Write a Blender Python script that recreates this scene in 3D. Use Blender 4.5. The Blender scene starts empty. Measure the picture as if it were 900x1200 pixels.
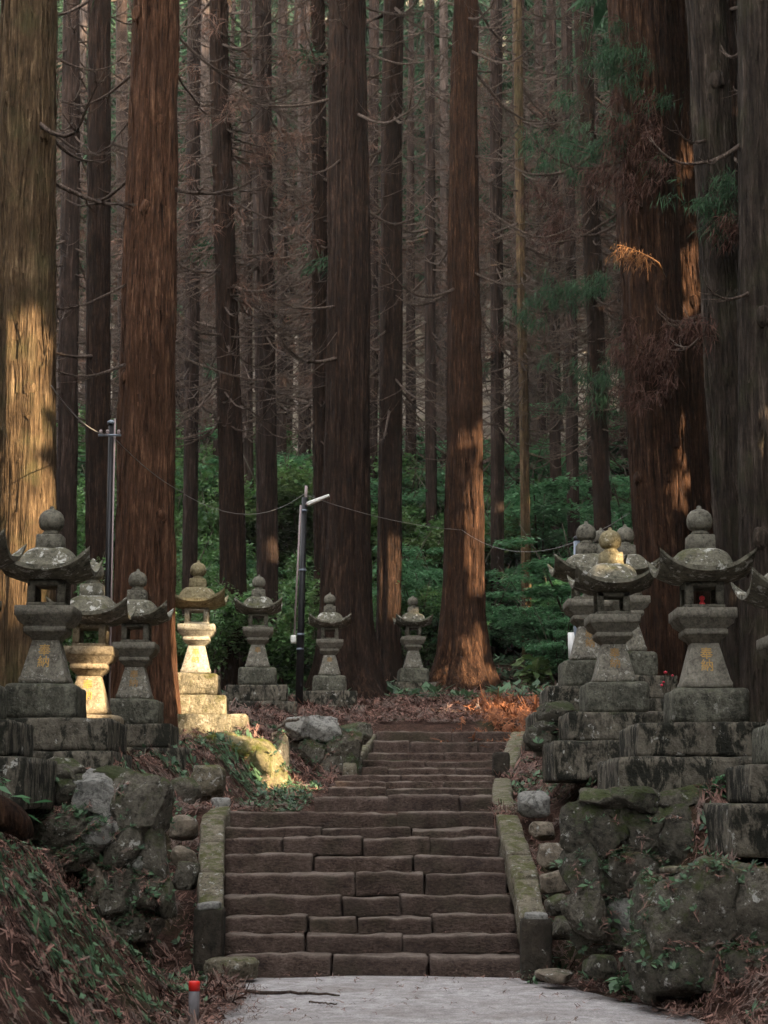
import bpy, math, random
import numpy as np
from mathutils import Vector, noise as mnoise

random.seed(7)
RNG = np.random.default_rng(11)
R = math.radians
scene = bpy.context.scene
COL = scene.collection

# ------------------------------------------------------------------ camera maths
FPX, CAM_Z = 2000.0, 1.45
PITCH = math.atan(350.0 / FPX)
CP, SP = math.cos(PITCH), math.sin(PITCH)

def P(u, v, Y):
    """world point at distance Y seen at photo pixel (u, v) of the 900x1200 photograph"""
    x, y = (u - 450.0) / FPX, (600.0 - v) / FPX
    dy, dz = CP - y * SP, SP + y * CP
    t = Y / dy
    return np.array((t * x, Y, CAM_Z + t * dz))

def px2m(px, v, Y):
    y = (600.0 - v) / FPX
    return px / FPX * Y / (CP - y * SP)

# ------------------------------------------------------------------ mesh helpers
def mk(name, V, Fs, smooth=False, mi=None):
    V = np.asarray(V, dtype=np.float32)
    if not isinstance(Fs, (list, tuple)):
        Fs = [Fs]
    Fs = [np.asarray(f, dtype=np.int32) for f in Fs if len(f)]
    loops = np.concatenate([f.ravel() for f in Fs])
    tot = np.concatenate([np.full(len(f), f.shape[1], dtype=np.int32) for f in Fs])
    start = np.concatenate(([0], np.cumsum(tot)[:-1])).astype(np.int32)
    me = bpy.data.meshes.new(name)
    me.vertices.add(len(V)); me.vertices.foreach_set('co', V.ravel())
    me.loops.add(len(loops)); me.loops.foreach_set('vertex_index', loops)
    me.polygons.add(len(tot))
    me.polygons.foreach_set('loop_start', start)
    me.polygons.foreach_set('loop_total', tot)
    if mi is not None:
        me.polygons.foreach_set('material_index', np.asarray(mi, dtype=np.int32))
    if smooth:
        me.polygons.foreach_set('use_smooth', np.ones(len(tot), dtype=bool))
    me.update(calc_edges=True); me.validate()
    return me

def cat(parts):
    """join (V, quads, tris) pieces"""
    Vs, Qs, Ts, n = [], [], [], 0
    for p in parts:
        V, Q = p[0], p[1]
        T = p[2] if len(p) > 2 else np.zeros((0, 3), int)
        Vs.append(np.asarray(V, float))
        if len(Q): Qs.append(np.asarray(Q) + n)
        if len(T): Ts.append(np.asarray(T) + n)
        n += len(V)
    V = np.concatenate(Vs)
    Q = np.concatenate(Qs) if Qs else np.zeros((0, 4), int)
    T = np.concatenate(Ts) if Ts else np.zeros((0, 3), int)
    return V, Q, T

def obj(name, me, mats, parent=None, loc=None):
    o = bpy.data.objects.new(name, me)
    COL.objects.link(o)
    for m in (mats if isinstance(mats, (list, tuple)) else [mats]):
        if m.name not in [x.name for x in me.materials if x]:
            me.materials.append(m)
    if parent is not None: o.parent = parent
    if loc is not None: o.location = tuple(float(c) for c in loc)
    return o

def tag(o, label=None, cat_=None, group=None, kind=None):
    if label: o['label'] = label
    if cat_: o['category'] = cat_
    if group: o['group'] = group
    if kind: o['kind'] = kind
    return o

def thing(name, label, cat_, loc, rz=0.0, group=None):
    o = bpy.data.objects.new(name, None); COL.objects.link(o)
    o.empty_display_size = 0.2
    o.location = tuple(float(c) for c in loc); o.rotation_euler = (0, 0, rz)
    return tag(o, label, cat_, group)

def tube(pts, rad, sides=6, cap=True):
    pts = np.asarray(pts, float); n = len(pts)
    rad = np.broadcast_to(np.asarray(rad, float), (n,))
    T = np.gradient(pts, axis=0); T /= np.linalg.norm(T, axis=1)[:, None] + 1e-9
    ref = np.array((0, 0, 1.0)) if abs(T[n // 2][2]) < 0.8 else np.array((1.0, 0, 0))
    U = np.cross(T, ref); U /= np.linalg.norm(U, axis=1)[:, None] + 1e-9
    W = np.cross(T, U)
    a = np.linspace(0, 2 * math.pi, sides, endpoint=False)
    V = pts[:, None, :] + rad[:, None, None] * (np.cos(a)[None, :, None] * U[:, None, :] + np.sin(a)[None, :, None] * W[:, None, :])
    V = V.reshape(-1, 3)
    i = np.arange(n - 1)[:, None] * sides; j = np.arange(sides)[None, :]; k = (j + 1) % sides
    Q = np.stack(np.broadcast_arrays(i + j, i + sides + j, i + sides + k, i + k), -1).reshape(-1, 4)
    Tt = np.zeros((0, 3), int)
    if cap:
        m = len(V); V = np.vstack([V, pts[:1], pts[-1:]])
        jj = np.arange(sides); kk = (jj + 1) % sides; o = (n - 1) * sides
        Tt = np.vstack([np.stack([np.full(sides, m), jj, kk], 1), np.stack([np.full(sides, m + 1), o + kk, o + jj], 1)])
    return V, Q, Tt

def loft(levels, ch=0.012):
    """square section solid: levels = (z, half width x[, half width y]); chamfered corners"""
    V = []
    for L in levels:
        z, a = L[0], L[1]; b = L[2] if len(L) > 2 else a
        c = min(ch, a * .3, b * .3)
        V += [(a, -b + c, z), (a, b - c, z), (a - c, b, z), (-a + c, b, z), (-a, b - c, z), (-a, -b + c, z), (-a + c, -b, z), (a - c, -b, z)]
    n = len(levels); Q = []; j = np.arange(8); k = (j + 1) % 8
    for i in range(n - 1):
        Q.append(np.stack([i * 8 + j, i * 8 + k, i * 8 + 8 + k, i * 8 + 8 + j], 1))
    V = np.array(V, float); Q = np.concatenate(Q)
    m = len(V); V = np.vstack([V, V[:8].mean(0), V[m - 8:m].mean(0)])
    T = np.vstack([np.stack([np.full(8, m), k, j], 1), np.stack([np.full(8, m + 1), m - 8 + j, m - 8 + k], 1)])
    return V, Q, T

def lathe(prof, seg=20):
    prof = np.asarray(prof, float); n = len(prof)
    a = np.linspace(0, 2 * math.pi, seg, endpoint=False)
    V = np.stack([prof[:, 0][:, None] * np.cos(a), prof[:, 0][:, None] * np.sin(a), np.repeat(prof[:, 1][:, None], seg, 1)], -1).reshape(-1, 3)
    i = np.arange(n - 1)[:, None] * seg; j = np.arange(seg)[None, :]; k = (j + 1) % seg
    Q = np.stack(np.broadcast_arrays(i + j, i + k, i + seg + k, i + seg + j), -1).reshape(-1, 4)
    m = len(V); V = np.vstack([V, (0, 0, prof[0, 1]), (0, 0, prof[-1, 1])])
    jj = np.arange(seg); kk = (jj + 1) % seg
    T = np.vstack([np.stack([np.full(seg, m), kk, jj], 1), np.stack([np.full(seg, m + 1), (n - 1) * seg + jj, (n - 1) * seg + kk], 1)])
    return V, Q, T

def nz(p, s, seed=0.0):
    return mnoise.noise(Vector((p[0] * s + seed, p[1] * s - seed * 1.7, p[2] * s + seed * .6)))

def fbm_np(x, y, seed=0, octs=4, s=1.0):
    """cheap smooth value noise on arrays"""
    out = np.zeros_like(x, float); amp = 1.0
    for o in range(octs):
        xs, ys = x * s + seed * 13.1 + o * 7.7, y * s - seed * 5.3 + o * 3.1
        xi, yi = np.floor(xs), np.floor(ys); fx, fy = xs - xi, ys - yi
        fx, fy = fx * fx * (3 - 2 * fx), fy * fy * (3 - 2 * fy)
        h = lambda a, b: np.modf(np.abs(np.sin(a * 127.1 + b * 311.7 + seed) * 43758.5453))[0]
        v = (h(xi, yi) * (1 - fx) + h(xi + 1, yi) * fx) * (1 - fy) + (h(xi, yi + 1) * (1 - fx) + h(xi + 1, yi + 1) * fx) * fy
        out += amp * (v - .5) * 2; amp *= .5; s *= 2.1
    return out

def box_grid(w, d, h, nx, ny, nzc, seed, amp=.008, rnd=.02):
    """rough stone block, origin at centre of its base"""
    xs, ys, zs = np.linspace(-.5, .5, nx + 1), np.linspace(-.5, .5, ny + 1), np.linspace(0, 1, nzc + 1)
    idx = {}; V = []; Q = []
    def vid(i, j, k):
        key = (i, j, k)
        if key not in idx:
            idx[key] = len(V); V.append((xs[i] * w, ys[j] * d, zs[k] * h))
        return idx[key]
    for i in range(nx):
        for j in range(ny):
            Q.append((vid(i, j, 0), vid(i, j + 1, 0), vid(i + 1, j + 1, 0), vid(i + 1, j, 0)))
            Q.append((vid(i, j, nzc), vid(i + 1, j, nzc), vid(i + 1, j + 1, nzc), vid(i, j + 1, nzc)))
        for k in range(nzc):
            Q.append((vid(i, 0, k), vid(i + 1, 0, k), vid(i + 1, 0, k + 1), vid(i, 0, k + 1)))
            Q.append((vid(i, ny, k), vid(i, ny, k + 1), vid(i + 1, ny, k + 1), vid(i + 1, ny, k)))
    for j in range(ny):
        for k in range(nzc):
            Q.append((vid(0, j, k), vid(0, j, k + 1), vid(0, j + 1, k + 1), vid(0, j + 1, k)))
            Q.append((vid(nx, j, k), vid(nx, j + 1, k), vid(nx, j + 1, k + 1), vid(nx, j, k + 1)))
    V = np.array(V, float)
    c = np.array((0, 0, h / 2)); hs = np.array((w / 2, d / 2, h / 2)); r = min(rnd, *(hs * .45))
    q = V - c; inner = np.clip(q, -(hs - r), hs - r); dlt = q - inner
    ln = np.linalg.norm(dlt, axis=1)[:, None]
    V = c + inner + np.where(ln > 1e-9, dlt / np.maximum(ln, 1e-9) * np.minimum(ln, r), 0)
    for n_ in range(len(V)):
        p = V[n_]
        V[n_] += np.array((nz(p, 7, seed), nz(p, 7, seed + 9.2), nz(p, 7, seed + 4.1))) * amp + \
            np.array((nz(p, 2.2, seed + 3), nz(p, 2.2, seed + 5), nz(p, 2.2, seed + 8))) * amp * 1.3
    return V, np.array(Q)

_ico = {}
def ico(sub):
    if sub not in _ico:
        import bmesh
        bm = bmesh.new(); bmesh.ops.create_icosphere(bm, subdivisions=sub, radius=1)
        bm.verts.ensure_lookup_table()
        _ico[sub] = (np.array([v.co[:] for v in bm.verts]), np.array([[v.index for v in f.verts] for f in bm.faces]))
        bm.free()
    return _ico[sub]

def rock(w, d, h, seed, sub=4, cuts=20, boxy=True):
    V, T = ico(sub); V = V.copy()
    rr = np.random.default_rng(int(seed * 977) + 5)
    if boxy:
        V = np.sign(V) * np.abs(V) ** .5
        V /= np.abs(V).max()
    for _ in range(cuts):
        n = rr.normal(size=3); n /= np.linalg.norm(n); dd = rr.uniform(.70, 1.05)
        s = V @ n; m = s > dd
        V[m] -= ((s[m] - dd) * .97)[:, None] * n
    for i in range(len(V)):
        p = V[i]; L = np.linalg.norm(p) + 1e-6
        V[i] = p * (1 + .07 * nz(p, 1.6, seed) + .06 * nz(p, 4.0, seed + 3) - .05 * abs(nz(p, 6.5, seed + 5)) + .03 * nz(p, 13, seed + 7) + .014 * nz(p, 27, seed + 1))
    V *= np.array((w / 2, d / 2, h / 2))
    return V, np.zeros((0, 4), int), T

# ------------------------------------------------------------------ material helpers
class NT:
    def __init__(s, name):
        s.m = bpy.data.materials.new(name); s.m.use_nodes = True
        s.nt = s.m.node_tree; s.nt.nodes.clear()
        s.out = s.nt.nodes.new('ShaderNodeOutputMaterial')
        s.b = s.nt.nodes.new('ShaderNodeBsdfPrincipled')
        s.nt.links.new(s.b.outputs[0], s.out.inputs['Surface'])
        s.tc = s.nt.nodes.new('ShaderNodeTexCoord')
    def link(s, a, b): s.nt.links.new(a, b)
    def set(s, sock, v):
        if hasattr(v, 'is_output'): s.link(v, sock)
        else: sock.default_value = v
    def mapping(s, scale, coord='Object', loc=(0, 0, 0)):
        n = s.nt.nodes.new('ShaderNodeMapping'); n.inputs['Scale'].default_value = scale
        s.link(s.tc.outputs[coord], n.inputs['Vector'])
        oi = s.nt.nodes.new('ShaderNodeObjectInfo')
        mul = s.nt.nodes.new('ShaderNodeVectorMath'); mul.operation = 'SCALE'
        mul.inputs[0].default_value = (37.1, 23.3, 51.7); s.link(oi.outputs['Random'], mul.inputs['Scale'])
        s.link(mul.outputs[0], n.inputs['Location'])
        return n.outputs[0]
    def noise(s, vec, scale, detail=5, rough=.6, dist=0.0):
        n = s.nt.nodes.new('ShaderNodeTexNoise'); n.inputs['Scale'].default_value = scale
        n.inputs['Detail'].default_value = detail; n.inputs['Roughness'].default_value = rough
        n.inputs['Distortion'].default_value = dist
        s.link(vec, n.inputs['Vector']); return n.outputs['Fac']
    def voro(s, vec, scale, feature='F1', out='Distance'):
        n = s.nt.nodes.new('ShaderNodeTexVoronoi'); n.feature = feature; n.inputs['Scale'].default_value = scale
        s.link(vec, n.inputs['Vector']); return n.outputs[out]
    def ramp(s, fac, stops):
        n = s.nt.nodes.new('ShaderNodeValToRGB'); e = n.color_ramp.elements
        while len(e) < len(stops): e.new(.5)
        for el, (p, c) in zip(e, stops):
            el.position = p; el.color = (c, c, c, 1) if not hasattr(c, '__len__') else (*c, 1)
        s.link(fac, n.inputs[0]); return n.outputs[0]
    def mix(s, fac, a, b, mode='MIX'):
        n = s.nt.nodes.new('ShaderNodeMix'); n.data_type = 'RGBA'; n.blend_type = mode
        s.set(n.inputs[0], fac)
        s.set(n.inputs[6], (*a, 1) if isinstance(a, tuple) else a)
        s.set(n.inputs[7], (*b, 1) if isinstance(b, tuple) else b)
        return n.outputs[2]
    def math(s, op, a, b=0.0, clamp=False):
        n = s.nt.nodes.new('ShaderNodeMath'); n.operation = op; n.use_clamp = clamp
        s.set(n.inputs[0], a); s.set(n.inputs[1], b); return n.outputs[0]
    def bump(s, h, strength=.5, dist=.02):
        n = s.nt.nodes.new('ShaderNodeBump'); n.inputs['Strength'].default_value = strength
        n.inputs['Distance'].default_value = dist; s.link(h, n.inputs['Height'])
        s.link(n.outputs[0], s.b.inputs['Normal'])
    def upness(s):
        g = s.nt.nodes.new('ShaderNodeNewGeometry'); x = s.nt.nodes.new('ShaderNodeSeparateXYZ')
        s.link(g.outputs['Normal'], x.inputs[0]); return x.outputs['Z']
    def rnd(s):
        return s.nt.nodes.new('ShaderNodeObjectInfo').outputs['Random']
    def done(s, col, rough=.85, spec=.3):
        s.set(s.b.inputs['Base Color'], (*col, 1) if isinstance(col, tuple) else col)
        s.set(s.b.inputs['Roughness'], rough)
        s.b.inputs['Specular IOR Level'].default_value = spec
        return s.m

def bark(name, dark, mid, light, fib=1.0, moss=0.0):
    n = NT(name)
    v = n.mapping((1, 1, .075)); v1 = n.mapping((1, 1, .13)); v2 = n.mapping((1, 1, .4)); v3 = n.mapping((1, 1, 1))
    a = n.noise(v, 34 * fib, 3, .6, .25); a2 = n.noise(v1, 12 * fib, 4, .6, .3); b = n.noise(v2, 14 * fib, 6, .75, .5); c = n.noise(v3, 1.3, 4)
    h = n.math('ADD', n.math('ADD', n.math('MULTIPLY', a, .40), n.math('MULTIPLY', a2, .32)), n.math('MULTIPLY', b, .28))
    col = n.ramp(h, [(.40, dark), (.475, tuple(x * .6 for x in mid)), (.54, mid), (.635, light)])
    col = n.mix(n.ramp(c, [(.38, 0.0), (.68, .7)]), col, tuple(x * .38 for x in mid), 'MIX')
    if moss:
        g = n.noise(v3, 2.2, 4)
        col = n.mix(n.math('MULTIPLY', n.ramp(g, [(.5, 0.0), (.68, 1.0)]), moss), col, (.05, .06, .022))
    n.bump(h, 1.0, .12)
    return n.done(col, .92, .12)

def stone(name, base, dark, moss_amt=.4, lichen=.3, streak=0.0, moss=(.045, .055, .018), lich=(.46, .45, .41), scale=1.0, upmoss=.6, fine=1.0, bd=.04):
    n = NT(name)
    v = n.mapping((1, 1, 1))
    a = n.noise(v, 4.5 * scale, 8, .74); b = n.noise(v, 15 * scale, 6, .75); c = n.noise(v, 2.3 * scale, 8, .72, .4)
    col = n.ramp(n.math('ADD', n.math('MULTIPLY', a, .5), n.math('MULTIPLY', b, .5)), [(.39, dark), (.5, base), (.62, tuple(min(1, x * 1.6) for x in base))])
    if streak:
        sv = n.mapping((1, 1, .42)); s1 = n.noise(sv, 6.0, 8, .72, .5)
        m = n.math('MULTIPLY', n.ramp(s1, [(.47, 0.0), (.53, .92)]), streak)
        col = n.mix(m, col, (.012, .013, .009))
        s2 = n.noise(sv, 8.3, 8, .7, .4)
        col = n.mix(n.math('MULTIPLY', n.ramp(s2, [(.56, 0.0), (.62, 1.0)]), streak * .8), col, tuple(min(1, x * 1.7) for x in base))
    if lichen:
        l1 = n.noise(v, 6.2 * scale, 6, .72, .3)
        p = .66 - .16 * lichen
        col = n.mix(n.ramp(l1, [(p, 0.0), (p + .035, .9)]), col, lich)
    if moss_amt:
        up = n.upness()
        f = n.math('ADD', n.math('ADD', n.math('MULTIPLY', c, .8), n.math('MULTIPLY', b, .2)), n.math('MULTIPLY', up, .22 * upmoss))
        p = .80 - .42 * moss_amt
        mcol = n.mix(b, tuple(x * .55 for x in moss), tuple(x * 1.7 for x in moss))
        col = n.mix(n.ramp(f, [(p, 0.0), (p + .10, .92)]), col, mcol)
    n.bump(n.math('ADD', n.math('MULTIPLY', b, .9 * fine), a), .9, bd)
    return n.done(col, .88, .2)

def leafmat(name, c1, c2, trans=.25, rough=.5, spec=.4, c3=None):
    n = NT(name)
    v = n.mapping((1, 1, 1)); a = n.noise(v, 2.3, 3)
    g = n.nt.nodes.new('ShaderNodeNewGeometry').outputs['Random Per Island']
    col = n.mix(n.ramp(g, [(.15, 0.0), (.9, 1.0)]), c1, c2)
    if c3: col = n.mix(n.ramp(a, [(.5, 0.0), (.62, .8)]), col, c3)
    n.done(col, rough, spec)
    if trans:
        t = n.nt.nodes.new('ShaderNodeBsdfTranslucent'); n.link(col, t.inputs[0])
        mx = n.nt.nodes.new('ShaderNodeMixShader'); mx.inputs[0].default_value = trans
        n.link(n.b.outputs[0], mx.inputs[1]); n.link(t.outputs[0], mx.inputs[2]); n.link(mx.outputs[0], n.out.inputs['Surface'])
    return n.m

def plain(name, col, rough=.5, metal=0.0, spec=.4, var=.25, sc=14):
    n = NT(name); v = n.mapping((1, 1, 1)); a = n.noise(v, sc, 4)
    c = n.mix(a, tuple(x * (1 - var) for x in col), tuple(min(1, x * (1 + var)) for x in col))
    n.b.inputs['Metallic'].default_value = metal
    n.bump(a, .12, .004)
    return n.done(c, rough, spec)

M = {}
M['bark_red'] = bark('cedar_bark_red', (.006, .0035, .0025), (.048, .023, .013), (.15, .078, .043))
M['bark_warm'] = bark('cedar_bark_warm', (.014, .007, .004), (.105, .050, .028), (.25, .135, .078))  # lighter copy of the red bark, soft warm light put into its colour
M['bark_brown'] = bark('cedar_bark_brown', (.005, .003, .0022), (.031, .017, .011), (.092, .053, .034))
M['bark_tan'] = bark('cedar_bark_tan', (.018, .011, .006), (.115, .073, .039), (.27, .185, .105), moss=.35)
M['bark_grey'] = bark('cedar_bark_grey', (.009, .006, .005), (.046, .034, .026), (.12, .09, .07), .8, moss=.2)
M['bark_far'] = bark('cedar_bark_far', (.008, .005, .004), (.040, .025, .019), (.10, .066, .051), .7)
M['bark_far_grey'] = bark('cedar_bark_far_grey', (.02, .015, .012), (.085, .062, .051), (.17, .13, .11), .7)
M['dead_wood'] = bark('dead_branch_bark', (.05, .035, .028), (.15, .108, .085), (.33, .26, .21), 2.0)
M['pale_wood'] = bark('bleached_wood', (.12, .09, .07), (.32, .26, .21), (.5, .44, .38), 2.0)
M['needle_green'] = leafmat('cedar_needles', (.016, .038, .019), (.048, .098, .047), .25, .7, .15)
M['needle_brown'] = leafmat('dead_cedar_needles', (.055, .029, .020), (.18, .104, .076), .25, .8, .1)
M['needle_rust'] = leafmat('rust_cedar_needles', (.030, .014, .010), (.11, .058, .044), .15, .8, .1)
M['needle_orange'] = leafmat('dry_cedar_frond', (.15, .07, .03), (.26, .13, .06), .3, .8, .1)
M['litter'] = leafmat('fallen_cedar_twigs', (.020, .010, .008), (.27, .15, .118), .05, .85, .15, c3=(.17, .13, .11))
M['litter_orange'] = leafmat('fallen_cedar_twigs_dry', (.16, .06, .03), (.32, .13, .06), .1, .85, .15)
M['leaf_dark'] = leafmat('broadleaf_dark', (.034, .090, .028), (.125, .25, .075), .42, .4, .45, c3=(.11, .16, .055))
M['leaf_teal'] = leafmat('maple_leaf', (.040, .125, .050), (.15, .32, .155), .45, .5, .4)
M['leaf_lime'] = leafmat('young_leaf', (.045, .085, .022), (.11, .16, .05), .35, .5, .4)
M['ground_leaf'] = leafmat('ground_cover_leaf', (.028, .062, .030), (.11, .20, .10), .3, .5, .35)
M['stem'] = plain('green_brown_stem', (.05, .04, .025), .8)
def step_mat():
    n = NT('worn_step_stone'); v = n.mapping((1, 1, 1)); vb = n.mapping((1, .6, 2.2))
    a = n.noise(v, 6, 8, .75); b = n.noise(vb, 26, 6, .75, .4); c = n.noise(v, 1.4, 5, .65)
    g = n.nt.nodes.new('ShaderNodeNewGeometry')
    col = n.ramp(n.math('ADD', n.math('MULTIPLY', a, .45), n.math('MULTIPLY', b, .55)), [(.38, (.028, .018, .015)), (.5, (.105, .070, .055)), (.62, (.21, .152, .122))])
    col = n.mix(n.math('MULTIPLY', g.outputs['Random Per Island'], .85), col, n.mix(.55, col, (.048, .037, .033)))
    col = n.mix(n.ramp(c, [(.5, 0.0), (.66, .6)]), col, n.mix(b, (.03, .028, .016), (.085, .075, .045)))
    up = n.math('MULTIPLY', n.ramp(n.upness(), [(.45, 0.0), (.85, 1.0)]), n.ramp(a, [(.36, .25), (.58, .85)]))  # treads paler where facing up: sky light put into the colour, besides wear
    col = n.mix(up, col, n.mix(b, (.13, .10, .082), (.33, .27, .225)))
    col = n.mix(n.ramp(g.outputs['Pointiness'], [(.53, 0.0), (.62, .45)]), col, (.22, .17, .14))
    n.bump(n.math('ADD', a, b), 1.0, .035)
    return n.done(col, .9, .2)
M['step'] = step_mat()
M['kerb'] = stone('mossy_kerb_stone', (.19, .165, .12), (.06, .052, .032), .60, .45, 0, moss=(.075, .08, .022), scale=2.6, upmoss=.4)
M['post'] = stone('dark_post_stone', (.045, .036, .027), (.016, .013, .010), .35, .05, .4)
M['lan'] = stone('lantern_stone', (.125, .115, .09), (.03, .028, .021), .26, .25, 0, lich=(.23, .22, .18), scale=2.0, bd=.012)
M['lan_clean'] = stone('lantern_stone_clean', (.165, .15, .12), (.07, .064, .05), .16, .2, 0, lich=(.2, .19, .16), scale=2.6, bd=.012)
M['lan_roof'] = stone('lantern_roof_stone', (.13, .12, .09), (.03, .03, .02), .54, .62, 0, lich=(.46, .45, .41), moss=(.05, .052, .016), scale=1.6, upmoss=.3, bd=.012)
M['lan_lichen'] = stone('lantern_stone_lichen', (.145, .132, .105), (.04, .036, .028), .2, .62, 0, lich=(.32, .31, .27), scale=2.6, bd=.012)
M['plinth'] = stone('plinth_stone_streaked', (.125, .11, .085), (.04, .036, .027), .32, .2, 1.0)
M['plinth_low'] = stone('base_block_stone', (.135, .13, .10), (.035, .034, .026), .42, .35, .45, lich=(.3, .29, .25), scale=1.8)
M['sun_lan'] = stone('pale_lantern_stone', (.29, .265, .21), (.13, .11, .07), .26, .3, 0, lich=(.40, .385, .345), moss=(.14, .11, .03), scale=2.4, bd=.012)  # paler copy for the lantern in the sun, sunlight put into the colour
M['sun_roof'] = stone('pale_lantern_roof', (.21, .175, .10), (.08, .06, .026), .36, .3, 0, moss=(.10, .075, .02), lich=(.52, .48, .38), scale=2.2, bd=.012)  # roof copy with the sun's yellow put into its tone
M['sun_plinth'] = stone('pale_plinth_stone', (.25, .215, .145), (.10, .08, .038), .64, .35, .45, moss=(.062, .058, .010), lich=(.40, .36, .29), upmoss=.2, scale=1.8)  # lit copy of the plinth stone, sun warmth painted in with the moss
M['tan_lan'] = stone('tan_lantern_stone', (.22, .175, .115), (.085, .062, .034), .25, .3, 0, moss=(.10, .085, .025), lich=(.42, .37, .28), scale=2.2, bd=.012)
M['boulder'] = stone('boulder_mossy', (.125, .112, .088), (.026, .024, .018), .58, .42, .1, moss=(.045, .056, .016), scale=1.9)
M['boulder_dark'] = stone('boulder_dark_mossy', (.088, .080, .062), (.018, .017, .013), .64, .34, .1, moss=(.036, .046, .014), scale=1.9)
M['boulder_white'] = stone('boulder_white_lichen', (.20, .195, .18), (.06, .056, .045), .22, 1.2, 0, lich=(.33, .32, .29), scale=2.4, upmoss=.1)
M['boulder_tan'] = stone('boulder_tan', (.20, .165, .125), (.06, .05, .037), .34, .45, .2, scale=1.2)
M['boulder_lit'] = stone('boulder_moss_gold', (.19, .16, .09), (.07, .06, .025), .80, .22, .2, moss=(.062, .07, .010), lich=(.38, .33, .24), scale=1.0, upmoss=.1)  # lit copy of the mossy boulder, low sun's gold put into its colours
M['gold'] = plain('gold_paint', (.44, .25, .05), .5, 0, .5, .5, 60)
M['gold_dim'] = plain('worn_gold_paint', (.27, .15, .04), .6, 0, .4, .7, 60)
M['pole_dark'] = plain('pole_dark_paint', (.007, .0065, .008), .5, .2)
M['pole_grey'] = plain('pole_grey_steel', (.17, .20, .24), .45, .3)
M['conduit'] = plain('conduit_grey_pink', (.26, .20, .195), .5)
M['lamp_white'] = plain('lamp_head_plastic', (.66, .65, .60), .4)
M['white_paint'] = plain('white_enamel', (.72, .72, .70), .5)
M['wire'] = plain('cable_rubber', (.20, .19, .18), .6)
M['red_paint'] = plain('red_reflector_paint', (.72, .025, .02), .4)
M['grey_plastic'] = plain('grey_marker_plastic', (.20, .19, .20), .5)
M['red_toy'] = plain('red_figurine_paint', (.55, .03, .035), .4)
M['blue_toy'] = plain('violet_figurine_paint', (.20, .19, .55), .4)
M['flower'] = plain('pink_red_petal', (.62, .04, .07), .5)

def ground_mat():
    n = NT('forest_floor'); v = n.mapping((1, 1, 1), 'Object')
    a = n.noise(v, 9, 6, .75); b = n.noise(v, 1.1, 5, .6); c = n.noise(v, 45, 3, .7)
    col = n.ramp(n.math('ADD', n.math('MULTIPLY', a, .55), n.math('MULTIPLY', c, .45)), [(.36, (.016, .010, .008)), (.5, (.062, .034, .025)), (.66, (.125, .072, .053))])
    col = n.mix(n.ramp(b, [(.5, 0.0), (.66, .75)]), col, n.mix(c, (.018, .026, .010), (.055, .07, .028)))
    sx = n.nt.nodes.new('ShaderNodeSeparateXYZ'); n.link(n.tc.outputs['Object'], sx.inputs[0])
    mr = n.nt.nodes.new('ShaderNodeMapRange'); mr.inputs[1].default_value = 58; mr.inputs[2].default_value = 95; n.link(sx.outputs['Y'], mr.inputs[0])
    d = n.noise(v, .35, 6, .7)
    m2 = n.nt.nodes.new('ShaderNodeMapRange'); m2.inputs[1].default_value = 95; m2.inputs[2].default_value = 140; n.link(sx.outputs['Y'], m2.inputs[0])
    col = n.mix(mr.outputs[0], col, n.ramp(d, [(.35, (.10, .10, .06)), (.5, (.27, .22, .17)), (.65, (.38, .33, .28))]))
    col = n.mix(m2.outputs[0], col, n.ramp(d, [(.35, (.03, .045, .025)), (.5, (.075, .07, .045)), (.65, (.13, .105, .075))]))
    n.bump(n.math('ADD', a, c), .8, .04)
    return n.done(col, .95, .1)
M['ground'] = ground_mat()

def path_mat():
    n = NT('gravel_path'); v = n.mapping((1, 1, 1))
    a = n.noise(v, 60, 5, .85); b = n.noise(v, 1.6, 7, .7, .4); c = n.voro(v, 55); d = n.noise(v, 9, 6, .75)
    col = n.ramp(n.math('ADD', n.math('MULTIPLY', a, .6), n.math('MULTIPLY', d, .4)), [(.38, (.13, .122, .12)), (.5, (.34, .32, .318)), (.62, (.56, .535, .53))])
    col = n.mix(n.ramp(b, [(.44, 0.0), (.66, .7)]), col, n.mix(a, (.10, .085, .075), (.30, .265, .245)))
    n.bump(n.math('ADD', c, a), .6, .01)
    return n.done(col, .9, .2)
M['path'] = path_mat()

# ------------------------------------------------------------------ terrain
def tab(rows):
    rows = np.array(rows, float)
    return lambda Y, c: np.interp(Y, rows[:, 0], rows[:, c])
corr = tab([(-60, .5, 2.4, 0), (8, .6, 2.0, 0), (11.6, .57, 1.73, 0), (13.5, .38, 1.58, 0), (15.38, -.1, 1.36, 0),
            (15.42, -.1, 1.36, -.12), (17.75, -.26, 1.38, 1.12), (17.95, -.26, 1.4, 1.43), (20.9, .1, 1.25, 1.44), (21.05, .23, 1.14, 1.38),
            (30.6, .99, 1.2, 2.70), (31.0, 1.1, 1.2, 2.98), (36, 1.6, 1.4, 3.75), (45, 2.4, 2.5, 4.7), (60, 3, 4, 9.0), (400, 3, 4, 60)])
left = tab([(-60, .3, 2.5, 1.5), (9, 0, 1.7, 1.55), (12, .05, 1.5, 1.2), (13.4, .15, 1.5, .95), (13.9, .35, 1.4, .9), (14.5, .55, 1.1, .92), (14.85, .55, .3, 1.80), (17.8, .5, .5, 1.92),
            (18.6, .35, .9, 1.98), (20.5, .55, 1.1, 2.12), (23.35, .80, .85, 2.28), (23.9, .10, 1.25, 2.42), (25, .05, 1.35, 2.5), (30, .1, 1.6, 3.2), (34, .2, 1.8, 3.45), (38, .3, 2.0, 4.1), (45, .5, 4, 4.9), (400, .5, 4, 4.9)])
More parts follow.
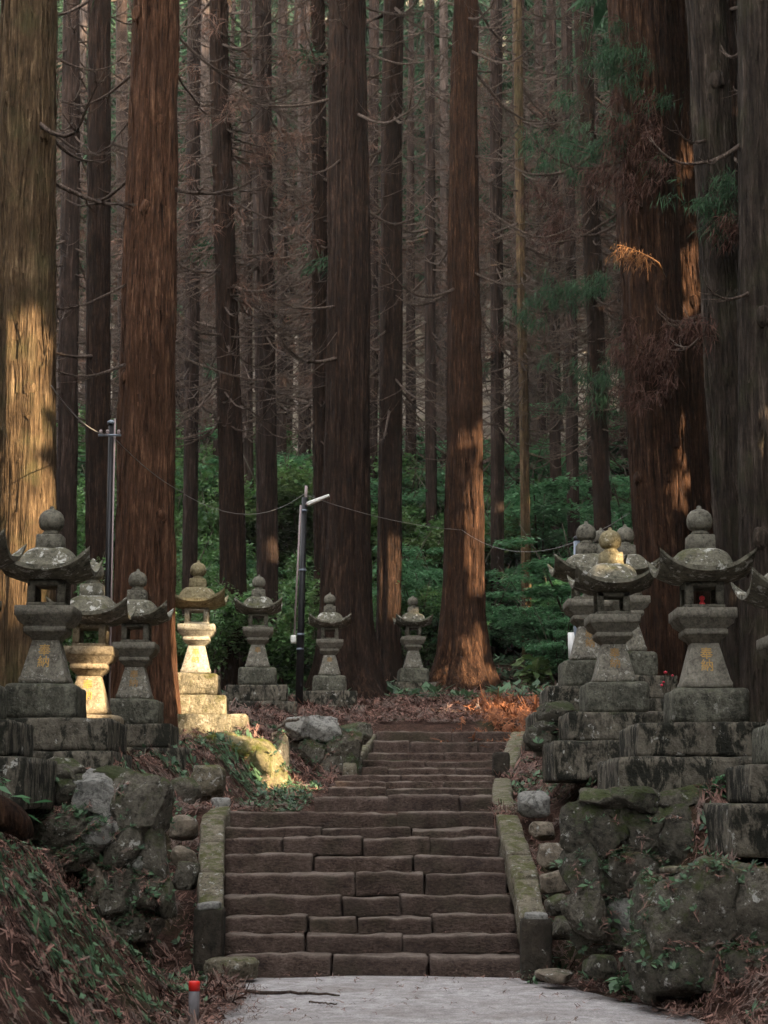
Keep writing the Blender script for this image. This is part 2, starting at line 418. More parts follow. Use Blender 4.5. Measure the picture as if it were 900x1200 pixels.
right = tab([(-60, .3, 1.5, .7), (9, 0, 1.2, .6), (11.8, .0, .7, .45), (12.45, .02, .4, .25), (12.75, .08, .2, .98), (13.8, .5, .3, 1.02), (14.1, .42, .3, 1.55), (15.4, .5, .3, 1.56),
             (17.8, .55, .4, 1.66), (21, .4, .6, 1.9), (25, .3, .9, 2.3), (30, .3, 1.2, 3.0), (34, .3, 1.4, 3.75), (38, .3, 1.6, 4.35), (45, .5, 4, 4.9), (400, .5, 4, 4.9)])
hill = tab([(-400, 0), (42, 0), (50, 1.2), (58, 4.0), (70, 8.6), (85, 13.5), (110, 26), (150, 48), (200, 98), (240, 150)])

def ground(X, Y, rough=True):
    X = np.asarray(X, float); Y = np.asarray(Y, float)
    xc, hw, zs = corr(Y, 1), corr(Y, 2), corr(Y, 3)
    zs = np.where(Y > 45, 4.7, zs)
    sm = lambda t: np.clip(t, 0, 1) ** 2 * (3 - 2 * np.clip(t, 0, 1))
    tl = sm(((xc - hw - X) - left(Y, 1)) / left(Y, 2)); tr = sm(((X - xc - hw) - right(Y, 1)) / right(Y, 2))
    z = zs + tl * (left(Y, 3) - zs) + tr * (right(Y, 3) - zs)
    z = z + .06 * np.maximum(0, np.abs(X) - 6) + hill(Y, 1)
    z = z + np.minimum(np.maximum(tl, tr), 1) * fbm_np(X, Y, 3, 3, .5) * .05
    far = sm((Y - 44) / 20)
    z = z + far * fbm_np(X, Y, 5, 3, .06) * 1.6
    if rough:
        z = z + np.maximum(np.maximum(tl, tr), far) * fbm_np(X, Y, 8, 3, 2.6) * .035
    return z
def gz(x, y): return float(ground(np.array([x]), np.array([y]))[0])

xs = np.concatenate([np.arange(-124, -40, 12), np.arange(-40, -12, 1.2), np.arange(-12, -6, .3), np.arange(-6, 6, .07), np.arange(6, 12, .3), np.arange(12, 40, 1.2), np.arange(40, 125, 12)])
ys = np.concatenate([np.arange(-60, -10, 10), np.arange(-10, 9, .8), np.arange(9, 34, .07), np.arange(34, 48, .25), np.arange(48, 120, 1.2), np.arange(120, 241, 8)])
gx, gy = np.meshgrid(xs, ys)
gzv = ground(gx, gy)
nx, ny = len(xs), len(ys)
ii = np.arange(ny - 1)[:, None] * nx + np.arange(nx - 1)[None, :]
Fq = np.stack([ii, ii + 1, ii + nx + 1, ii + nx], -1).reshape(-1, 4)
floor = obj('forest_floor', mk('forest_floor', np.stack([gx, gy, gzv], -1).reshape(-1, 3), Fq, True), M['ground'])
tag(floor, kind='structure')

# gravel path, a sheet just above the ground with a crumbling edge
py_ = np.concatenate([np.arange(-12, 9, .5), np.arange(9, 15.41, .08)])
rows = []
for y in py_:
    e = np.array([y]); c, h = corr(y, 1), corr(y, 2)
    a = c - h + .10 * float(fbm_np(e, e * 0 + 1, 2, 4, 1.8)[0]); b = c + h + .10 * float(fbm_np(e, e * 0 + 5, 4, 4, 1.8)[0])
    rows.append([(a + (b - a) * t, y, .012 + .01 * math.sin(t * math.pi)) for t in np.linspace(0, 1, 15)])
V = np.array(rows).reshape(-1, 3); i_ = np.arange(len(py_) - 1)[:, None] * 15 + np.arange(14)[None, :]
V[:, 2] += fbm_np(V[:, 0], V[:, 1], 6, 3, 2.0) * .005
tag(obj('gravel_path', mk('gravel_path', V, np.stack([i_, i_ + 1, i_ + 16, i_ + 15], -1).reshape(-1, 4), True), M['path']), kind='structure')

# ------------------------------------------------------------------ stairways
def step_row(u0, u1, vtop, Y, depth, joints, seed, zlow):
    """one step: a row of rough hewn blocks with open joints"""
    zt = P(450, vtop, Y)[2]
    us = [u0] + joints + [u1]; parts = []
    for k in range(len(us) - 1):
        xa, xb = P(us[k], vtop, Y)[0] + .006, P(us[k + 1], vtop, Y)[0] - .006
        w = xb - xa; h = zt - zlow + random.uniform(-.020, .012)
        V, Q = box_grid(w, depth, h, max(4, int(w / .035)), 5, 6, seed * 3.1 + k * 17.7, .017, .016)
        V[:, 0] += (xa + xb) / 2; V[:, 1] += Y + depth / 2 + random.uniform(-.03, .03); V[:, 2] += zlow
        V[:, 2] += (V[:, 0] - (xa + xb) / 2) * random.uniform(-.012, .012)
        parts.append((V, Q))
    return cat(parts)

low = thing('stone_stairway', 'lower flight of nine worn brown stone steps rising from the gravel path', 'stairs', (0, 15.4, 0))
O = np.array((0, 15.4, 0))
lower = [(1119, [390, 502]), (1095, [357, 472]), (1074, [361, 420, 507]), (1050, [400, 469]), (1024, [416, 498]), (1002, [368, 484]), (982, [331, 425, 504]), (970, [377, 483]), (950.5, [466])]
zprev = -.15
for k, (v, js) in enumerate(lower):
    Y = 15.4 + .3 * k
    f = k / 8
    V, Q, T = step_row(262 + 0 * f, 613 - 34 * f, v, Y, .42 if k < 8 else .5, js, k + 1, zprev)
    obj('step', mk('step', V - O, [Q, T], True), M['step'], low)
    zprev = P(450, v, Y)[2] - .03
def slabs(us0, us1, pts, seed, wpx, names, parent, O, mat, thick=.32):
    """kerb stones laid end to end; pts = (u centre, v, Y)"""
    parts = []
    for k in range(len(pts) - 1):
        a, b = P(*pts[k]), P(*pts[k + 1]); L = np.linalg.norm(b - a) - .012
        V, Q = box_grid(wpx, L, thick, 5, 10, 5, seed + k * 5.3, .014, .03)
        d = (b - a) / np.linalg.norm(b - a); s = np.cross(d, (0, 0, 1)); s /= np.linalg.norm(s); n_ = np.cross(s, d)
        c = (a + b) / 2
        V = c + V[:, :1] * s + V[:, 1:2] * d + (V[:, 2:] - thick) * n_
        parts.append((V, Q))
    V, Q, T = cat(parts)
    return obj('side_kerb', mk('side_kerb', V - O, [Q, T], True), mat, parent)
slabs(0, 0, [(247, 1068, 15.42), (247.5, 1020, 16.05), (248, 985, 16.75), (250, 957, 17.4), (259, 944, 18.0)], 31, .235, 0, low, O, M['kerb'])
slabs(0, 0, [(626, 1074, 15.42), (617, 1028, 16.0), (609, 1000, 16.5), (601, 976, 17.1), (594, 953, 17.9)], 57, .235, 0, low, O, M['kerb'])
for (u, v0, v1, w, sd) in ((245.5, 1064, 1120, .26, 3.3), (628, 1076, 1132, .27, 8.8)):
    a, b = P(u, v0, 15.25), P(u, v1, 15.25); h = a[2] - b[2] + .15
    V, Q = box_grid(w, .26, h, 8, 8, 10, sd, .008, .02)
    obj('end_post', mk('end_post', V + np.array((a[0], 15.27, b[2] - .15)) - O, [Q], True), M['post'], low)
# white lichened cap stones at the head of the kerbs
for (u, v, Y, w, h, sd) in ((259, 946, 18.1, .2, .2, 5), (628, 1073, 15.26, .2, .06, 6), (246, 1062, 15.26, .2, .06, 9)):
    V, Q = box_grid(w, w, h, 7, 7, 5, sd, .012, .04); p = P(u, v, Y)
    obj('cap_stone', mk('cap_stone', V + p - np.array((0, 0, h * .5)) - O, [Q], True), M['boulder_white'], low)

upp = thing('stone_stairway', 'upper flight of long low stone steps climbing towards the big cedars', 'stairs', (.6, 21, 1.44))
O = np.array((.6, 21, 1.44))
upper = [(368, 579, 932, [455, 540]), (384, 579, 923, [452]), (391, 578, 914.5, [452, 520]), (396, 580, 908, [470]), (402, 583, 900, [455, 535]), (424, 588, 891, [500]),
         (431, 592, 881, [520]), (437, 596, 868, [480, 560]), (441, 600, 856, [530])]
zprev = 1.30
for k, (u0, u1, v, js) in enumerate(upper):
    Y = 21 + 1.05 * k
    V, Q, T = step_row(u0, u1, v, Y, 1.1, js, 40 + k, zprev)
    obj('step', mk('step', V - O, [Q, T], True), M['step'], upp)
    zprev = P(450, v, Y)[2] - .035
slabs(0, 0, [(408, 897, 24.6), (421, 879, 27.2), (435, 860, 30)], 71, .20, 0, upp, O, M['kerb'], .3)
slabs(0, 0, [(593, 946, 18.3), (588, 930, 20.5), (589, 912, 23.0)], 83, .24, 0, upp, O, M['kerb'], .35)
slabs(0, 0, [(594, 896, 25.0), (602, 874, 27.5), (608, 856, 30)], 91, .26, 0, upp, O, M['kerb'], .4)
a = P(587, 886, 25.0)
V, Q = box_grid(.24, .24, .35, 7, 7, 7, 4.4, .01, .03)
obj('end_post', mk('end_post', V + a - np.array((0, 0, .3)) - O, [Q], True), M['post'], upp)

# ------------------------------------------------------------------ boulder walls and loose rocks
from mathutils.bvhtree import BVHTree
WALLV = []
def wall(name, label, cat_, items, Y0, O, fac=1.36):
    root = thing(name, label, cat_, O); O = np.array(O)
    for k, it in enumerate(items):
        u, v, w, h, m = it[:5]; Y = Y0 + (it[5] if len(it) > 5 else 0) + random.uniform(-.05, .05)
        W, H = px2m(w, v, Y) * fac, px2m(h, v, Y) * fac
        D = max(.5, .75 * max(W, H))
        V, Q, T = rock(W, D, H, k * 3.7 + Y0 * 1.3, 5 if W > .4 else 4, 22)
        ang = random.uniform(-.25, .25); c, s = math.cos(ang), math.sin(ang)
        V[:, [0, 2]] = V[:, [0, 2]] @ np.array([[c, s], [-s, c]])
        V += P(u, v, Y) + np.array((0, D * .32, 0)) - O
        obj('boulder', mk('boulder', V, [Q, T], True), M[m], root); WALLV.append((V + O, Q, T))
    return root
wall('boulder_wall', 'dry wall of mossy boulders with white lichened stones beside the lower steps', 'stone wall',
     [(110, 934, 52, 46, 'boulder_white'), (121, 974, 42, 34, 'boulder_white'), (161, 948, 54, 62, 'boulder'), (149, 991, 38, 56, 'boulder'), (178, 1003, 28, 66, 'boulder'),
      (113, 1032, 32, 62, 'boulder_tan'), (138, 1046, 38, 56, 'boulder'), (168, 1042, 42, 44, 'boulder'), (188, 1050, 22, 44, 'boulder'), (76, 930, 40, 42, 'boulder_dark', .1), (62, 972, 62, 40, 'boulder', -.1),
      (84, 1004, 52, 34, 'boulder', -.1), (166, 1012, 22, 26, 'boulder_white', .05), (98, 1000, 30, 28, 'boulder_dark', .2), (30, 945, 60, 50, 'boulder_dark', .1), (150, 1083, 60, 34, 'boulder', .1), (104, 1072, 50, 30, 'boulder_dark', .1), (140, 966, 30, 30, 'boulder_dark', .25), (100, 968, 24, 26, 'boulder_dark', .2), (40, 930, 50, 44, 'boulder_dark', .1), (70, 905, 46, 26, 'boulder', .15), (130, 912, 40, 22, 'boulder_dark', .2), (50, 1010, 50, 40, 'boulder', -.05)], 14.45, (-2.4, 14.5, .5))
wall('boulder_wall', 'dark mossy boulder wall under the stepped plinths right of the lower steps', 'stone wall',
     [(703, 972, 66, 64, 'boulder_dark'), (757, 968, 58, 60, 'boulder_dark'), (800, 976, 50, 66, 'boulder_dark'), (690, 1022, 50, 60, 'boulder_dark'), (743, 1024, 84, 58, 'boulder'), (800, 1030, 60, 60, 'boulder_dark', .1),
      (690, 1068, 46, 52, 'boulder'), (730, 1068, 52, 48, 'boulder_white', .1), (772, 1072, 50, 48, 'boulder_dark', .1), (706, 938, 48, 20, 'boulder'), (748, 936, 50, 24, 'boulder_dark'), (796, 938, 54, 26, 'boulder'), (838, 952, 44, 44, 'boulder_dark', .1), (840, 1000, 50, 60, 'boulder_dark', .2),
      (720, 1000, 40, 30, 'boulder_dark', .25), (775, 1002, 40, 30, 'boulder_dark', .25), (712, 1100, 60, 30, 'boulder_dark', .1)], 14.05, (2.3, 14.1, .4))
wall('boulder_wall', 'large blocky boulders holding up the cut off lantern at the path corner', 'stone wall',
     [(812, 1072, 92, 92, 'boulder'), (884, 1074, 62, 92, 'boulder'), (766, 1090, 34, 96, 'boulder_dark', .25), (806, 1138, 116, 62, 'boulder_dark'), (896, 1140, 80, 62, 'boulder_dark'), (950, 1080, 80, 100, 'boulder', .1), (757, 1142, 30, 50, 'boulder_dark', .2), (970, 1145, 90, 60, 'boulder_dark'), (850, 1100, 40, 50, 'boulder_dark', .3)], 12.55, (2.5, 12.6, .2))
V, Q = box_grid(1.25, .5, .05, 24, 8, 3, 7.7, .012, .02)
p = P(868, 1025, 12.6)
obj('cap_stone', mk('cap_stone', V + np.array((.12, .3, 0)), [Q], True), M['kerb'], bpy.data.objects['boulder_wall.002'], p - np.array((2.5, 12.6, .2)))
wall('boulder_wall', 'rough outcrop of lichened rocks left of the upper steps', 'stone wall',
     [(349, 852, 32, 26, 'boulder_white'), (376, 856, 42, 32, 'boulder_white'), (399, 872, 46, 40, 'boulder'), (366, 880, 36, 34, 'boulder'), (384, 901, 44, 34, 'boulder'), (408, 902, 30, 40, 'boulder_dark'), (344, 874, 34, 30, 'boulder_dark', .2), (418, 858, 40, 26, 'boulder', .8), (362, 905, 30, 24, 'boulder_dark', .1)], 25.0, (-1.2, 25, 2.1), 1.12)
wall('boulder_wall', 'sunlit retaining wall of golden mossy stones under the brightest lantern', 'stone wall',
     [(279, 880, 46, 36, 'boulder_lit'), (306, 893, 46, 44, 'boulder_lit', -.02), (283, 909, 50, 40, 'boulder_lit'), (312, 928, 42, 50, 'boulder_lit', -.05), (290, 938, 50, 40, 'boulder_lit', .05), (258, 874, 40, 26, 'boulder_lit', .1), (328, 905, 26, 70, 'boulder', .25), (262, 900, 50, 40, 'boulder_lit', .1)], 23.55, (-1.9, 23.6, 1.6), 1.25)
wall('boulder_wall', 'heap of black rocks with white lichen spots beside the right hand plinths', 'stone wall',
     [(654, 838, 36, 26, 'boulder_dark'), (668, 852, 34, 30, 'boulder_dark'), (645, 858, 40, 28, 'boulder_dark'), (650, 872, 36, 30, 'boulder_white', .15), (662, 872, 36, 28, 'boulder_dark'), (634, 868, 28, 24, 'boulder_dark', .1), (678, 880, 30, 30, 'boulder_dark')], 18.3, (1.9, 18.4, 1.6))

loose = [('flat grey stone bedded beside the left kerb, highest of three', 214, 967, 34, 24, 17.2, 'boulder_tan'), ('flat pale stone bedded beside the left kerb, middle of three', 216, 1003, 34, 22, 16.2, 'boulder_tan'),
         ('small brown stone low beside the left kerb, above the end post', 217, 1024, 32, 26, 15.9, 'boulder'),
         ('pale flat stone beside the right kerb, nearest its top', 636, 972, 30, 18, 16.6, 'boulder_tan'), ('broad pale flat stone beside the right kerb with litter round it', 648, 1003, 40, 26, 16.0, 'boulder_tan'), ('flat stone beside the right kerb, third one down', 652, 1032, 36, 24, 15.7, 'boulder_tan'),
         ('brownish stone beside the right end post of the lower steps', 655, 1058, 32, 20, 15.4, 'boulder'), ('smaller brown stone low beside the right end post', 662, 1086, 34, 22, 15.1, 'boulder'),
         ('low moss covered rock lying on the edge of the gravel path', 270, 1136, 64, 24, 14.9, 'kerb'), ('white lichened rock at the top of the right bank', 627, 940, 38, 24, 17.6, 'boulder_white'),
         ('pale slab poking from the soil where gravel meets the right bank', 652, 1142, 48, 12, 14.4, 'boulder_tan'), ('mossy rock half buried above the left kerb', 238, 918, 50, 36, 19.6, 'kerb'), ('dark rock half buried in the slope by the two left plinths', 215, 935, 40, 40, 18.6, 'boulder'),
         ('grey stone lying in the twig litter of the left bank near the path', 175, 1188, 34, 14, 11.6, 'boulder_tan'), ('dark rock at the right end of the gravel edge under the big boulders', 705, 1130, 40, 22, 13.6, 'boulder_dark')]
for k, (lb, u, v, w, h, Y, m) in enumerate(loose):
    W, H = px2m(w, v, Y), px2m(h, v, Y) * 1.3
    V, Q, T = rock(W, max(W * .9, .3), H, 70 + k * 2.3, 4, 10)
    tag(obj('rock', mk('rock', V, [Q, T], True), M[m], None, P(u, v, Y) + np.array((0, .1, -.02))), lb, 'rock')

# ------------------------------------------------------------------ stone lanterns
def roof_mesh(seed, n=26):
    w = .40; t = np.linspace(-1, 1, n); A, B = np.meshgrid(t, t)
    a, b = np.abs(A), np.abs(B); m = np.maximum(a, b)
    lift = .145 * (a * b) ** 3.0 + .016 * (a * b)
    bell = (a ** 3.2 + b ** 3.2) ** (1 / 3.2)
    zb = .185 * np.sqrt(np.clip(1 - (np.clip(bell - .30, 0, 1) / .40) ** 2, 0, 1))
    top = np.where(bell < .72, zb + .02 * (1 - m), .02 * (1 - m)) + lift
    bot = -.042 * (1 - .55 * (a * b) ** 2) + lift * .97 - .062 * np.clip((1 - m) / .45, 0, 1) ** .8
    ex = 1 + .05 * (a * b) ** 3
    X, Yy = A * w * ex, B * w * ex
    V = np.concatenate([np.stack([X, Yy, top], -1).reshape(-1, 3), np.stack([X, Yy, bot], -1).reshape(-1, 3)])
    for i in range(n * n if n else 0):
        V[i] += np.array((0, 0, .012 * nz(V[i], 9, seed)))
    i = np.arange(n - 1)[:, None] * n + np.arange(n - 1)[None, :]
    Qt = np.stack([i, i + 1, i + n + 1, i + n], -1).reshape(-1, 4); N = n * n
    Qb = np.stack([i, i + n, i + n + 1, i + 1], -1).reshape(-1, 4) + N
    e = np.concatenate([np.arange(n), np.arange(1, n) * n + n - 1, (n - 1) * n + np.arange(n - 2, -1, -1), np.arange(n - 2, -1, -1) * n])
    nE = len(e); V = np.concatenate([V, V[e], V[e + N]]); k = np.arange(nE - 1) + 2 * N
    Qs = np.stack([k + nE, k + nE + 1, k + 1, k], 1)
    return V, np.concatenate([Qt, Qb, Qs])

def glyph_mesh(text, size):
    c = bpy.data.curves.new('inscription', 'FONT'); c.body = text; c.size = size; c.extrude = .003
    c.align_x = 'CENTER'; c.space_line = .95; c.offset = .0005
    o = bpy.data.objects.new('tmp', c); COL.objects.link(o)
    dg = bpy.context.evaluated_depsgraph_get(); dg.update()
    me = bpy.data.meshes.new_from_object(o.evaluated_get(dg)); bpy.data.objects.remove(o)
    me.name = 'inscription'
    return me

def chunk(levels_or_mesh, seed, amp=.006):
    V = levels_or_mesh[0].copy()
    for i in range(len(V)):
        p = V[i]; V[i] += amp * np.array((nz(p, 5, seed), nz(p, 5, seed + 3), nz(p, 5, seed + 6)))
    return (V,) + tuple(levels_or_mesh[1:])

def lantern(label, u, v_body_bottom, Y, scale=1.0, rz=0.0, mats=None, kanji=True, steps=2, gold='gold_dim', stepw=(1.0, 1.0), base=True):
    """v_body_bottom: photo row where the tapering shaft meets the base block"""
    mt = dict(fin='lan', col='lan', roof='lan_roof', box='lan', plat='lan_clean', shaft='lan_lichen', base='plinth_low', step='plinth')
    if mats: mt.update(mats)
    p = P(u, v_body_bottom, Y); s = scale
    zb = p[2] - .91 * s
    loc = np.array((p[0], Y, zb))
    root = thing('stone_lantern', label, 'stone lantern', loc, rz, 'stone lanterns lining the stairway')
    sd = u * .37; z = 0.0
    def part(name, VQT, mat, smooth=False, dz=0):
        V = VQT[0] * s + np.array((0, 0, dz * s))
        return obj(name, mk(name, V, list(VQT[1:]), smooth), M[mt[mat]] if mat in mt else M[mat], root)
    if steps:
        for k, (hw, hh) in enumerate(((.70 * stepw[1], .30), (.53 * stepw[0], .29))):
            q = box_grid(hw * 2, hw * 2, hh + (.10 if k == 0 else 0), 22, 10, 8, sd + k, .010, .02)
            q = (q[0] - np.array((0, 0, .10 if k == 0 else 0)), q[1])
            part('plinth_step', q, 'step', True, z); z += hh
        z = .59
        V, Q = box_grid(.66, .66, .32, 12, 12, 8, sd + 5, .010, .05)
        part('base_block', (V, Q), 'base', True, z - .004)
        z = .91
    else:
        V, Q = box_grid(.66, .66, .6, 12, 12, 8, sd + 5, .010, .05)
        part('base_block', (V, Q), 'base', True, -.6)
    # the three parts above use z measured from the shaft foot
    sh = part('shaft', loft([(0, .205), (.012, .213), (.045, .213), (.075, .198), (.40, .118), (.405, .112)], .012), 'shaft', False, z)
    part('platform', loft([(0, .122), (.02, .13), (.055, .175), (.07, .186), (.072, .19), (.115, .19), (.117, .182), (.125, .182), (.165, .235), (.20, .248), (.206, .252), (.212, .264), (.295, .264), (.30, .258)], .010), 'plat', False, z + .40)
    fb = [loft([(0, .175), (.035, .175), (.037, .17)], .008)]
    for sx in (-1, 1):
        for sy in (-1, 1):
            q = loft([(0, .035), (.20, .035)], .006); fb.append((q[0] + np.array((sx * .135, sy * .135, .03)), q[1], q[2]))
    q = loft([(.195, .17), (.24, .17)], .008); fb.append(q)
    part('firebox', cat(fb), 'box', False, z + .70)
    V, Q = roof_mesh(sd); part('roof', (V, Q), 'roof', True, z + 1.045)
    q = loft([(0, .118), (.006, .122), (.125, .116), (.135, .11)], .01); part('collar', chunk(q, sd, .004), 'col', False, z + 1.235)
    prof = [(.07, 0), (.085, .012), (.07, .03), (.062, .045), (.085, .052), (.104, .07), (.113, .105), (.112, .135), (.1, .17), (.075, .197), (.04, .213), (.022, .218), (.02, .238), (.008, .245)]
    part('finial', lathe([(r_ * 1.04, h_ * 1.14) for r_, h_ in prof], 22), 'fin', True, z + 1.368)
    if kanji:
        me = glyph_mesh(kanji if isinstance(kanji, str) else '奉\n納', .115 * s)
        o = obj('inscription', me, M[gold], sh)
        tilt = math.atan2(.08, .325)
        o.rotation_euler = (math.pi / 2 - tilt, 0, 0)
        zz = .265; o.location = (0, -(.198 - (zz - .075) * .246 + .002) * s, (z + zz) * s)
    return root

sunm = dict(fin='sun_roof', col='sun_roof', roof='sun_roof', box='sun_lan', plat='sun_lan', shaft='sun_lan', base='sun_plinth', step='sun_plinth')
tanm = dict(fin='lan_roof', col='lan_roof', roof='lan_roof', box='tan_lan', plat='tan_lan', shaft='tan_lan', base='tan_lan', step='sun_plinth')
goldm = dict(fin='sun_roof', col='sun_roof', roof='lan_roof')
LAN = [
    lantern('large dark stone lantern with mossy roof in front of the sun patched trunk', 54, 803, 15.5, 1.0, 0.02, None, True, 2, 'gold', (1.25, 1.02)),
    lantern('tan stone lantern half hidden behind the large dark left lantern', 104, 838, 17.9, 1.0, .03, tanm, True, 2, 'gold', (.75, .75)),
    lantern('small dark lantern between the thin dark pole and the bright lantern', 158, 820, 21.4, 1.0, .02, None, True, 2, 'gold_dim', (.95, 1.0)),
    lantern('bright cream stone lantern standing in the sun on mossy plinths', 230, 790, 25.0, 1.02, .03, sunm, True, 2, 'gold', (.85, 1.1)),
    lantern('weathered grey lantern between the bright cream lantern and the lamp pole', 302, 783, 29.8, 1.0, .05, None, '奉', 2, 'gold_dim', (1.0, 1.0)),
    lantern('grey lantern just right of the street lamp pole', 386, 792, 33.6, 1.0, .05, None, '奉', 2, 'gold_dim'),
    lantern('farthest lantern on the left row, between two large trunks', 484, 784, 38.0, 1.0, .08, None, False, 2),
    lantern('lantern cut off by the left picture edge, only a roof corner showing', -48, 800, 13.9, 1.0, 0, None, True, 2),
    lantern('tall clean grey lantern with white flecked roof and gold writing at right', 826, 808, 15.1, 1.0, -.02, dict(shaft='lan_clean'), True, 2, 'gold', (1.3, 1.25)),
    lantern('lantern with pale yellow finial and lichen spotted shaft on streaked plinths', 719, 801, 17.8, 1.0, 0, goldm, True, 2, 'gold_dim', (1.0, 1.0)),
    lantern('lantern hidden behind left side of the yellow topped lantern, its shaft showing', 690, 775, 19.8, 1.0, 0, None, True, 2, 'gold_dim'),
    lantern('lantern standing directly behind the yellow topped lantern', 736, 765, 21.6, 1.0, 0, None, False, 2),
    lantern('rearmost right lantern, only dark finial showing over the yellow one', 707, 752, 24.3, 1.0, 0, None, False, 2),
    lantern('lantern cut off by the right picture edge above the corner boulders', 937, 850, 13.6, 1.0, 0, None, True, 2, 'gold', (.95, 1.0)),
]

def figurine(label, u, v, Y, mat, h=.13):
    prof = [(.028, 0), (.036, .02), (.03, .05), (.018, .072), (.014, .078), (.026, .088), (.031, .104), (.024, .122), (.008, .131)]
    V, Q, T = lathe(prof, 14)
    tag(obj('figurine', mk('figurine', V * (h / .131), [Q, T], True), M[mat], None, P(u, v, Y)), label, 'figurine')
figurine('small red figurine inside the tall clean lantern', 823, 712.5, 15.05, 'red_toy', .11)
figurine('small red figurine inside the lantern with the yellow finial', 727, 752.5, 17.75, 'red_toy', .11)
figurine('small violet figurine on a lantern platform behind the yellow topped lantern', 747.5, 753.5, 21.5, 'blue_toy', .12)

# ------------------------------------------------------------------ light direction (low evening sun, behind the camera's right shoulder)
SUN_EL = R(23); SUN_AZ = (0.83, -0.558)
SUN = np.array((math.cos(SUN_EL) * SUN_AZ[0], math.cos(SUN_EL) * SUN_AZ[1], math.sin(SUN_EL)))

# ------------------------------------------------------------------ trees
def trunk_mesh(base, top, r0, r1, flare=.55, seed=0, seg=40, ring=70, rough=.03):
    """tapered, fluted trunk with a buttressed foot; coordinates relative to base"""
    base, top = np.asarray(base, float), np.asarray(top, float)
    H = np.linalg.norm(top - base)
    t = np.concatenate([np.linspace(0, .14, ring // 3, endpoint=False), np.linspace(.14, 1, ring - ring // 3)])
    a = np.linspace(0, 2 * math.pi, seg, endpoint=False)
    rr = np.random.default_rng(int(seed * 31) + 3)
    Tm, Am = np.meshgrid(t, a, indexing='ij'); h = Tm * H
    r = r0 + (r1 - r0) * Tm
    lob = sum(rr.uniform(.3, 1) * np.cos(k * Am + rr.uniform(0, 6.28)) for k in (3, 4, 5, 7)) * .3
    r = r + r0 * flare * np.exp(-h / (r0 * 1.6)) * (1 + .75 * lob)
    r = r + r0 * .045 * lob * np.exp(-h / 9)
    for k in range(5):
        kk = rr.integers(5, max(9, seg // 3)); ph = rr.uniform(0, 6.28); dr = rr.uniform(-.12, .12)
        r = r + r0 * rough * rr.uniform(.4, 1) * np.sin(kk * Am + ph + dr * h + .6 * np.sin(h * .7 + ph))
    per = np.minimum(Am, 2 * math.pi - Am)
    r = r + r0 * .03 * fbm_np(per * 3, h * 1.3, seed, 3, 1.0) + (r0 * .035 * fbm_np(per * 9, h * 1.1, seed + 4, 3, 1.0) if seg > 30 else 0)
    ax = base + Tm[..., None] * (top - base)
    ax = ax + np.stack([.05 * r0 * np.sin(h * .5 + seed), .05 * r0 * np.cos(h * .4 + seed * 2), 0 * h], -1)
    V = ax + np.stack([r * np.cos(Am), r * np.sin(Am), 0 * r], -1)
    V = V.reshape(-1, 3) - base; n = len(t)
    i = np.arange(n - 1)[:, None] * seg; j = np.arange(seg)[None, :]; k = (j + 1) % seg
    Q = np.stack(np.broadcast_arrays(i + j, i + k, i + seg + k, i + seg + j), -1).reshape(-1, 4)
    return V, Q

def with_strips(V, Q, base, top, r0, r1, n, seed):
    """add loose strips of peeling bark to a trunk mesh"""
    rng = np.random.default_rng(seed * 13 + 2); H = np.linalg.norm(top - base); d = (top - base) / H
    h = 1.0 + rng.uniform(0, 1, n) ** 1.2 * min(H - 3, 15); a = rng.uniform(-math.pi, math.pi, n); L = rng.uniform(.15, .9, n); w = rng.uniform(.006, .022, n)
    r = (r0 + (r1 - r0) * h / H) * rng.uniform(.97, 1.03, n); lift = rng.uniform(.004, .045, n); tw = rng.normal(0, .05, n); flip = rng.choice((-1, 1), n)
    out = np.stack([np.cos(a), np.sin(a), 0 * a], 1); s = np.stack([-np.sin(a), np.cos(a), 0 * a], 1)
    rows = []
    for t, k in ((0, 0.0), (.5, .3), (1, 1.0)):
        c = d * (h + flip * L * t)[:, None] + out * (r + lift * k)[:, None] + s * (tw * t)[:, None]
        ww = (w * (1 - .5 * t))[:, None]
        rows += [c - s * ww, c + s * ww]
    S = np.stack(rows, 1).reshape(-1, 3); i = np.arange(n)[:, None] * 6
    q = np.concatenate([i + np.array([[0, 1, 3, 2]]), i + np.array([[2, 3, 5, 4]])])
    return np.vstack([V, S]), np.vstack([Q, q + len(V)])

def branch(L, r, rng, droop=.25, curl=.35, twigs=5, n=12, sides=5):
    """dead branch leaving the trunk along +X, sagging, its tip turning up; with side twigs"""
    t = np.linspace(0, 1, n); w = rng.normal(0, .05, (n, 3)).cumsum(0) * L * .28
    pts = np.stack([t * L, 0 * t, (-droop * np.sin(t * math.pi * .75) + curl * t ** 2.6) * L], 1) + w * t[:, None]
    out = [tube(pts, r * (1 - .8 * t), sides)]
    for _ in range(twigs):
        f = rng.uniform(.25, .95); k = min(n - 2, int(f * n)); p = pts[k]
        d = pts[k + 1] - pts[k]; d /= np.linalg.norm(d); side = rng.choice((-1, 1))
        l = L * rng.uniform(.15, .42) * (1.1 - f * .6); s = np.linspace(0, 1, 7)
        ang = rng.uniform(.5, 1.1) * side; dx = d * math.cos(ang) + np.cross((0, 0, 1), d) * math.sin(ang)
        q = p + s[:, None] * l * dx + np.stack([0 * s, 0 * s, (rng.uniform(-.5, .1) * s + rng.uniform(.1, .6) * s ** 2) * l], 1)
        q += rng.normal(0, .02, (7, 3)).cumsum(0) * l
        out.append(tube(q, r * .42 * (1 - .8 * s) * (1 - .4 * f), 4, False))
    return cat(out)

def rotz(V, a):
    c, s = math.cos(a), math.sin(a); W = V.copy()
    W[:, 0] = c * V[:, 0] - s * V[:, 1]; W[:, 1] = s * V[:, 0] + c * V[:, 1]
    return W

